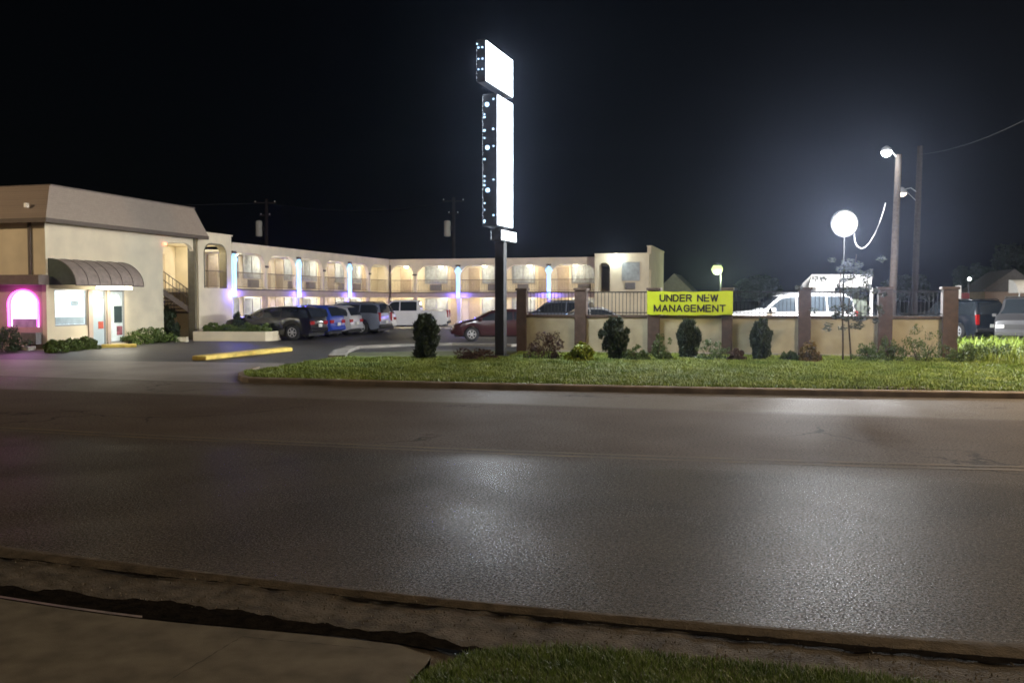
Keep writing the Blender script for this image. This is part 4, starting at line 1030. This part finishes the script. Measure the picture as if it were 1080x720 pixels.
def big_suv(L=5.2, H=1.92):
    h = L/2
    top = [(-h, .62), (-h+.02, 1.15), (-h+.18, H-.10), (-h+.4, H-.01), (-h+1.8, H+.01), (h-2.35, H-.04), (h-2.05, H-.10), (h-1.45, 1.28), (h-1.2, 1.22), (h-.15, 1.12), (h-.02, .98), (h, .62)]
    belt = [(-h, .60), (-h+.04, 1.12), (-h+.5, 1.18), (h-1.4, 1.16), (h-.15, 1.08), (h, .6)]
    return dict(L=L, Wd=2.0, top=top, belt=belt, wr=.41, axles=(-h+1.1, h-.98), glass=(-h+.02, -h+.18, h-2.05, h-1.45), rail=True, tail_tall=True)
def sedan(L=4.7, H=1.43):
    h = L/2
    top = [(-h, .55), (-h+.03, .88), (-h+.12, .98), (-h+.55, 1.02), (-h+1.35, H-.06), (-h+1.8, H), (h-2.1, H-.01), (h-1.85, H-.07), (h-1.05, .99), (h-.6, .92), (h-.15, .76), (h-.02, .66), (h, .5)]
    belt = [(-h, .53), (-h+.05, .86), (-h+.5, .97), (h-1.1, .93), (h-.15, .74), (h, .48)]
    return dict(L=L, Wd=1.80, top=top, belt=belt, wr=.33, axles=(-h+1.0, h-.92), glass=(-h+.58, -h+1.35, h-1.85, h-1.05))
def pickup(L=5.9, H=1.92):
    h = L/2
    top = [(-h, .7), (-h+.02, 1.2), (-h+.08, 1.24), (-h+1.75, 1.24), (-h+1.8, 1.26), (-h+1.95, H-.08), (-h+2.15, H), (h-2.4, H-.02), (h-2.2, H-.08), (h-1.55, 1.28), (h-1.3, 1.24), (h-.15, 1.14), (h-.02, 1.0), (h, .65)]
    belt = [(-h, .65), (-h+.04, 1.17), (-h+1.8, 1.2), (h-1.5, 1.18), (h-.15, 1.1), (h, .62)]
    return dict(L=L, Wd=2.0, top=top, belt=belt, wr=.42, axles=(-h+1.25, h-1.05), glass=(-h+1.82, -h+1.95, h-2.2, h-1.55), tail_tall=True, bed=True)
def van(L=5.4, H=2.05):
    h = L/2
    top = [(-h, .6), (-h+.02, 1.2), (-h+.12, H-.08), (-h+.3, H), (h-1.75, H-.02), (h-1.5, H-.10), (h-.75, 1.25), (h-.55, 1.18), (h-.08, 1.0), (h, .6)]
    belt = [(-h, .58), (-h+.04, 1.1), (h-.8, 1.12), (h-.1, .95), (h, .56)]
    return dict(L=L, Wd=2.0, top=top, belt=belt, wr=.37, axles=(-h+1.05, h-.85), glass=(-h+.02, -h+.12, h-1.5, h-.75), tail_tall=True)
NOSE_IN = math.pi - A                           # facing the left wing
GL = 'cars parked in the motel court'
def park(px, py): p = G(px, py, LOT); return p
def place(name, kind, pm, px, py, rz, label, group=GL): return car(name, pm, label=label, group=group, loc=park(px, py), rz=rz, **kind)
def nose_in(name, kind, pm, sx, off, label, turn=0.0): return car(name, pm, label=label, group=GL, loc=B0 + E1*sx + E2*off, rz=NOSE_IN+turn, **kind)
nose_in('parked_car', suv(4.75, 1.58), P_black, 11.0, 3.5, 'glossy black crossover parked nearest the planter, rear toward the drive', -.03)
nose_in('parked_car', suv(4.4, 1.64), P_blue, 13.5, 3.4, 'bright blue crossover parked between black crossover and silver hatchback')
nose_in('parked_car', suv(4.4, 1.60), P_silver, 15.9, 3.3, 'silver hatchback with dark glass squeezed beside the big blue grey SUV', .02)
nose_in('parked_car', big_suv(5.0, 1.76), P_grey, 18.5, 3.6, 'large blue grey SUV with roof rails and tall red tail lights')
nose_in('parked_car', suv(4.5, 1.7), P_white, 21.2, 3.0, 'white crossover mostly hidden behind the big blue grey SUV')
place('parked_pickup', pickup(), P_white, 427, 346.9, math.pi-.02, 'white crew cab pickup parked broadside before the back wing')
place('parked_car', sedan(4.75, 1.46), P_maroon, 529, 359.0, math.pi+.10, 'dark maroon sedan parked behind the sign pole')
FG = 'cars seen through the metal fence'
place('parked_car', big_suv(4.9, 1.85), P_grey, 585, 349, math.pi-.3, 'grey SUV behind the fence bay next to the first pillar', FG)
place('parked_car', sedan(4.7, 1.50), P_silver, 628, 352.5, .12, 'silver sedan behind the fence below the wall floodlight', FG)
place('parked_car', big_suv(5.0, 1.86), P_white, 829, 361.5, math.pi-.03, 'white SUV in floodlight glare behind the fence past the banner', FG).scale = (1.12, 1.12, 1.17)
RG = 'vehicles parked beyond the end of the wall'
place('parked_car', big_suv(5.0, 1.9), P_navy, 1006, 357, math.pi/2+.25, 'dark navy SUV half hidden behind the last wall pillar', RG)
place('parked_van', van(), P_vangrey, 1083, 360.5, -math.pi/2-.65, 'grey van with dark windscreen parked beside the dark bush', RG)
shrub('shrub', G(1047, 357, LOT), .55, 1.75, M_conifer, 71, 'dark tall bush standing between navy SUV and grey van', per=60, size=.09)
# white board behind the black crossover
sb_ = empty('sign_board', G(341, 350.5, LOT), -A, 'white folding board standing behind the black crossover', 'sign')
MB().prism([(-.26, 0, .04), (.26, 0, .04), (.18, .12, .72), (-.34, .12, .72)], (0, .02, 0)).build('front_board', M_white_paint, sb_)
MB().prism([(-.26, .34, .04), (.26, .34, .04), (.18, .16, .72), (-.34, .16, .72)], (0, .02, 0)).build('rear_board', M_white_paint, sb_)
MB().box(-.28, .22, .0, .36, 0, .04).build('foot', M_black, sb_)

# ------------------------------------------------------------------ lamps, poles, cables
def pole_at(px0, py0, px1, py1, Y, r0, r1, name, label, group, cat='utility pole'):
    a, b = D(px0, py0, Y), D(px1, py1, Y); f = (a.z-LOT)/(b.z-a.z); base = a-(b-a)*f
    root = empty(name, base, 0, label, cat, group)
    MB().tube([(0, 0, 0), (b-base)*0.5, b-base], [r0, (r0+r1)/2, r1], 10).build('pole', M_wood, root, smooth=True)
    return root, base
YF = 38.0
# bright floodlight on a slim post
fpz = D(893, 235, YF)
fl = empty('floodlight', (fpz.x, YF+.25, LOT), 0, 'blinding white floodlight on a slim post behind the wall', 'floodlight')
MB().tube([(0, 0, 0), (0, 0, fpz.z-LOT-.5)], [.04, .03], 10).build('post', mat('matt_black_post', (.004, .004, .004), 1.0, var=0, spec=0.0), fl)
hd = MB().lathe([(.2, .28), (.45, .17), (.57, .02), (.57, -.04)], 28, axis='y').build('lamp_head', M_black, fl, smooth=True, loc=(0, 0, fpz.z-LOT))
MB().lathe([(.55, -.041), (.47, -.11), (.34, -.17), (.16, -.20), (.02, -.21)], 28, axis='y').build('lens', M_flood, hd, smooth=True)
o = lamp('flood_light', 'POINT', (fpz.x*(YF-.8)/YF, YF-.8, fpz.z-.38), 13000, (0.95, 0.97, 1.0), .35)
# two wooden poles with lamps
p1, b1 = pole_at(942, 303, 948, 163, 43, .19, .14, 'utility_pole', 'wooden pole with bright white lamp on a short arm', 'wooden poles behind the wall')
hd = D(935, 159, 43) - b1; tp_ = D(947.5, 168, 43) - b1
MB().tube([tp_, (tp_+hd)/2 + Vector((0, 0, .12)), hd + Vector((.12, 0, .08))], .03, 6).build('arm', M_frame, p1)
ld = MB().lathe([(.06, .22), (.20, .12), (.26, 0), (.24, -.03)], 14, c=hd).build('lamp_shade', M_frame, p1)
MB().lathe([(.22, -.031), (.24, -.10), (.16, -.24), (.03, -.30)], 14, c=hd).build('lens', M_lampwhite, ld)
lamp('pole_lamp_light', 'POINT', b1+hd+Vector((-.1, -.5, -.5)), 260, (.95, 1, .97), .25)
p2, b2 = pole_at(965, 303, 970.5, 154, 46, .17, .13, 'utility_pole', 'taller bare wooden pole with a dim hooded lamp on a curved arm', 'wooden poles behind the wall')
hd = D(951, 203, 46) - b2; tp_ = D(966.5, 212, 46) - b2; t2 = D(966, 202, 46) - b2
MB().tube([t2, t2 + Vector((-.25, 0, .18)), hd + Vector((.25, 0, .18)), hd + Vector((.0, 0, .1))], .025, 6).tube([tp_, hd + Vector((.2, 0, .08))], .015, 5).build('arm', M_frame, p2)
ld = MB().lathe([(.07, .25), (.22, .10), (.28, -.02), (.26, -.04)], 14, c=hd).build('lamp_shade', M_frame, p2)
MB().lathe([(.24, -.041), (.22, -.12), (.12, -.2), (.03, -.22)], 14, c=hd).build('lens', M_lampwarm, ld)
# white cable looping from the floodlight to the pole
cp = [D(x, y, YF+.6) for x, y in ((901, 246), (901.5, 254), (904, 259.5), (908, 262), (912, 261), (917, 256), (923, 246), (928, 234), (932, 222), (934, 214))]
cpole = D(944.5, 196, 42.9)
ca = MB().tube(cp + [], .022, 6).build('cable', M_whitecable, smooth=True)
tag(ca, 'pale cable looping from floodlight up to the wooden pole', 'cable')
# greenish lamp far behind
gz = D(757, 284, 75)
gl_ = empty('street_lamp', (gz.x+.25, 75, LOT), 0, 'distant street lamp with greenish glow above the banner', 'street lamp')
MB().tube([(0, 0, 0), (0, 0, gz.z-LOT)], [.09, .06], 8).build('pole', M_black, gl_)
MB().tube([(0, 0, gz.z-LOT-.02), (-.3, 0, gz.z-LOT+.12)], .04, 6).build('arm', M_black, gl_)
hh = MB().lathe([(.1, .52), (.3, .46), (.40, .34), (.38, .31)], 14, c=(-.3, 0, gz.z-LOT)).build('lamp_head', M_black, gl_)
MB().lathe([(.30, .309), (.42, .15), (.46, 0), (.40, -.22), (.24, -.38), (.05, -.44)], 16, c=(-.3, 0, gz.z-LOT)).build('lens', M_lampgreen, hh, smooth=True)
lamp('green_lamp_light', 'POINT', (gz.x-.05, 74.6, gz.z-.7), 1000, (.85, 1, .6), .3)
# utility poles behind the motel
for px, ytop, Y, tx, lb in ((281, 210, 85, -1, 'far utility pole with crossarms behind the receding motel wing'), (478.5, 208, 85, -1, 'far utility pole with pale transformer behind the back wing')):
    r_, b_ = pole_at(px, 290, px, ytop, Y, .2, .14, 'utility_pole', lb, 'utility poles behind the motel')
    zt_ = D(px, ytop, Y).z - LOT
    for dz, hl in ((.35, 1.0), (1.5, .5)):
        MB().box(-hl, hl, -.06, .06, zt_-dz-.06, zt_-dz+.06).build('crossarm', M_wood, r_)
        for x in (-hl+.1, hl-.1): MB().lathe([(.04, 0), (.06, .06), (.03, .14)], 8, c=(x, 0, zt_-dz+.06)).build('insulator', M_white_paint, r_)
    zc = D(px, 241, Y).z - LOT
    MB().lathe([(.2, -.75), (.3, -.7), (.3, .62), (.2, .72)], 14, c=(-.56, -.1, zc)).build('transformer', M_white_paint, r_, smooth=False)
    MB().box(-.3, -.1, -.14, -.06, zc-.2, zc+.2).build('bracket', M_black, r_)
def wire(pts, label, r=.006):
    o = MB().tube(pts, r, 5).build('power_line', M_wire); tag(o, label, 'power line'); return o
def sag(a, b, s, n=10): return [a.lerp(b, i/n) - Vector((0, 0, s*4*(i/n)*(1-i/n))) for i in range(n+1)]
wire(sag(D(970, 163, 46), D(1160, 80, 30), .5), 'thin power line running from the bare wooden pole off to the side')
wire(sag(D(281, 214, 84.8), D(478, 212, 84.8), .8), 'thin power line between the two far utility poles', .018)
wire(sag(D(281, 214, 84.8), D(-150, 190, 70), .8), 'thin power line from far pole over the office roof', .018)

# ------------------------------------------------------------------ things behind the fence
# white metal carport under the floodlight
cp0 = G(856, 355, LOT); Yc = 43.0; x0 = D(861, 317, Yc).x; x1 = D(924, 317, Yc).x
ct = empty('carport', (x0, Yc, LOT), 0, 'white metal carport glaring under the floodlight behind the thin tree', 'carport')
wdt = x1-x0; ze = D(0, 303, Yc).z-LOT; zr = D(0, 291, Yc).z-LOT
rf = MB(); rf.prism([(-.35, 0, ze), (-.35, 0, ze+.06), (.1, 1.0, zr+.1), (.1, 1.0, zr+.04)], (wdt+.1, 0, 0)); 
rf.prism([(.1, 1.003, zr+.1), (.1, 1.003, zr+.04), (-.2, 2.0, ze), (-.2, 2.0, ze+.06)], (wdt-.3, 0, 0)).build('roof', M_white_paint, ct)
MB().box(0, .85, .02, .1, 0, ze-.01).box(0, .06, .101, 1.9, 0, ze-.01).build('wall_panel', M_white_paint, ct)
for x in (wdt-.2,): MB().box(x-.05, x+.05, .02, .12, 0, ze-.01).build('post', M_white_paint, ct)
MB().box(.07, wdt-.1, 1.8, 1.88, 0, ze-.05).build('back_wall', mat('shade_toned_panel', (.12, .14, .11), .7, var=.3, scale=2), ct)  # dark tone puts the shade under the roof into the colour
MB().box(.95, wdt-.3, .35, .45, 0, ze-.55).build('screen', mat('shade_toned_screen', (.10, .115, .09), .7, var=.45, scale=2.5), ct)  # added sheet, its dark colour stands in for the shaded bay
# small house far back
def house(px, Y, wd, hwall, hr, label, m):
    p = D(px, 317, Y); h_ = empty('house', (p.x, Y, LOT), -A, label, 'house', 'houses far behind the fence')
    MB().box(-wd/2, wd/2, 0, 7, 0, hwall).build('wall', m, h_)
    MB().prism([(-wd/2-.3, -.3, hwall+.002), (wd/2+.3, -.3, hwall+.002), (0, -.3, hwall+hr)], (0, 7.6, 0)).build('roof', M_roof, h_)
    f = MB().box(-.5, .5, -.04, -.004, 1.0, 2.2).build('window', M_frame, h_); MB().box(-.42, .42, -.06, -.041, 1.08, 2.12).build('pane', M_glass, f)
house(711, 82, 3.2, 2.4, 1.9, 'dark gabled house far away between motel and banner', M_stucco_pink)
house(1068, 62, 3.4, 2.5, 1.5, 'dim gabled house far behind the parked van', M_stucco_pink)
# awning canopy at far right, small sign beacon
ca_ = empty('market_canopy', (D(1082, 317, 52).x, 52, LOT), 0, 'cream ribbed canopy lit above the grey van', 'canopy')
zc0, zc1 = D(0, 309, 52).z-LOT, D(0, 295, 52).z-LOT
cm = MB(); vs = []; k = 9
for j in range(2):
    for i in range(k): a = math.pi/2*i/(k-1); vs.append((-1.0+j*3.5, -1.0*math.cos(a), zc0+(zc1-zc0)*math.sin(a)))
cm.add(vs, [(i, i+1, k+i+1, k+i) for i in range(k-1)]).build('canvas', M_white_paint, ca_)
MB().prism([(-1.0, y, z) for _, y, z in vs[:k]] + [(-1.0, 0, zc0)], (.01, 0, 0)).build('canvas_end', M_white_paint, ca_)
for x in (-.9, 2.4): MB().tube([(x, -.95, 0), (x, -.95, zc0+.02)], .04, 6).build('post', M_frame, ca_)
lamp('canopy_light', 'POINT', (ca_.location.x+.6, 50.3, zc1+.6), 60, (1, .82, .5), .2)
rs_ = empty('roadside_cooler', (D(1019, 317, 50).x, 50, LOT), 0, 'red cabinet with a small white lamp behind the navy SUV', 'cabinet')
MB().box(-.2, .2, 0, .5, 0, 2.3).build('housing', mat('red_cabinet', (.12, .02, .02), .6), rs_, bevel=.03)
MB().box(-.42, -.23, .1, .4, 0, 2.7).build('side_panel', M_white_paint, rs_)
MB().lathe([(.04, -.08), (.09, -.03), (.09, .03), (.03, .09)], 10, c=(.1, -.1, 3.05)).build('lamp', M_lampwhite, rs_); MB().tube([(.1, 0, 2.3), (.1, -.05, 3.0)], .03, 6).build('lamp_post', M_black, rs_)
# dark trees beyond
def bgtree(px, Y, h, wd, sd, label):
    p = D(px, 317, Y); root = empty('background_tree', (p.x, Y, LOT), 0, label, 'tree', 'dark trees behind the lot')
    MB().tube([(0, 0, 0), (.1, 0, h*.35), (0, 0, h*.7)], [.22, .16, .06], 8).build('trunk', M_bark, root)
    rr = random.Random(sd); cs, rs = [], []
    for i in range(60):
        a = rr.uniform(0, 6.28); e = rr.uniform(-.5, 1.4); k = rr.uniform(.4, 1)
        cs.append((wd*k*math.cos(a)*math.cos(e), wd*k*math.sin(a)*math.cos(e), h*.62+h*.36*k*math.sin(e))); rs.append((wd*.2, wd*.2, h*.08))
    leaves('crown', M_conifer, root, cs, rs, 60, .22, seed=sd)
bgtree(800, 90, 4.5, 2.2, 101, 'low dark tree far behind the white SUV')
bgtree(1075, 75, 6.5, 3.0, 102, 'dark tree far behind the cream canopy')
bgtree(1030, 80, 5.0, 2.4, 103, 'dark rounded tree far behind the red cabinet')
bgtree(960, 88, 4.4, 2.6, 104, 'low dark tree far behind the two wooden poles')

# ------------------------------------------------------------------ unseen street lamps added to light wall, grass and road
def street_lamp(loc, rz, watts, col):
    r_ = empty('street_lamp', loc, rz, 'added tall road lamp on a steel pole, out of view', 'street lamp', 'added road lamps out of view')
    MB().tube([(0, 0, 0), (0, 0, 9.3)], [.11, .07], 10).tube([(0, 0, 9.2), (.9, 0, 9.6), (2.2, 0, 9.7)], [.05, .05, .04], 8).build('pole', M_frame, r_)
    h_ = MB().box(2.0, 2.9, -.16, .16, 9.62, 9.78).build('lamp_head', M_frame, r_, bevel=.04)
    MB().box(2.1, 2.8, -.12, .12, 9.59, 9.619).build('lens', M_lampwhite, h_)
    bpy.context.view_layer.update()
    lamp('added_street_lamp_light', 'POINT', r_.matrix_world @ Vector((2.45, 0, 9.45)), watts, col, .25)
WARM = (1.0, .76, .50)
street_lamp((19.5, 20.5, LOT), -math.pi/2-A, 12000, WARM)
street_lamp((-30.0, 26.0, LOT), -math.pi/2-A, 6000, WARM)
street_lamp((3.0, -7.0, LOT), math.pi/2-A, 2100, WARM)

# ------------------------------------------------------------------ thin haze added for the glow around lamps and sign
hz = MB().box(-110, 110, -30, 125, -1.2, 22).build('haze', bpy.data.materials.new('glow_haze')); tag(hz, kind='stuff')
hm = hz.data.materials[0]; hm.use_nodes = True; hn = hm.node_tree.nodes; hn.remove(hn['Principled BSDF'])
pv = hn.new('ShaderNodeVolumePrincipled'); pv.inputs['Density'].default_value = 0.0006; pv.inputs['Anisotropy'].default_value = 0.955
pv.inputs['Color'].default_value = (.58, .68, .95, 1)
hm.node_tree.links.new(pv.outputs[0], hn['Material Output'].inputs['Volume'])
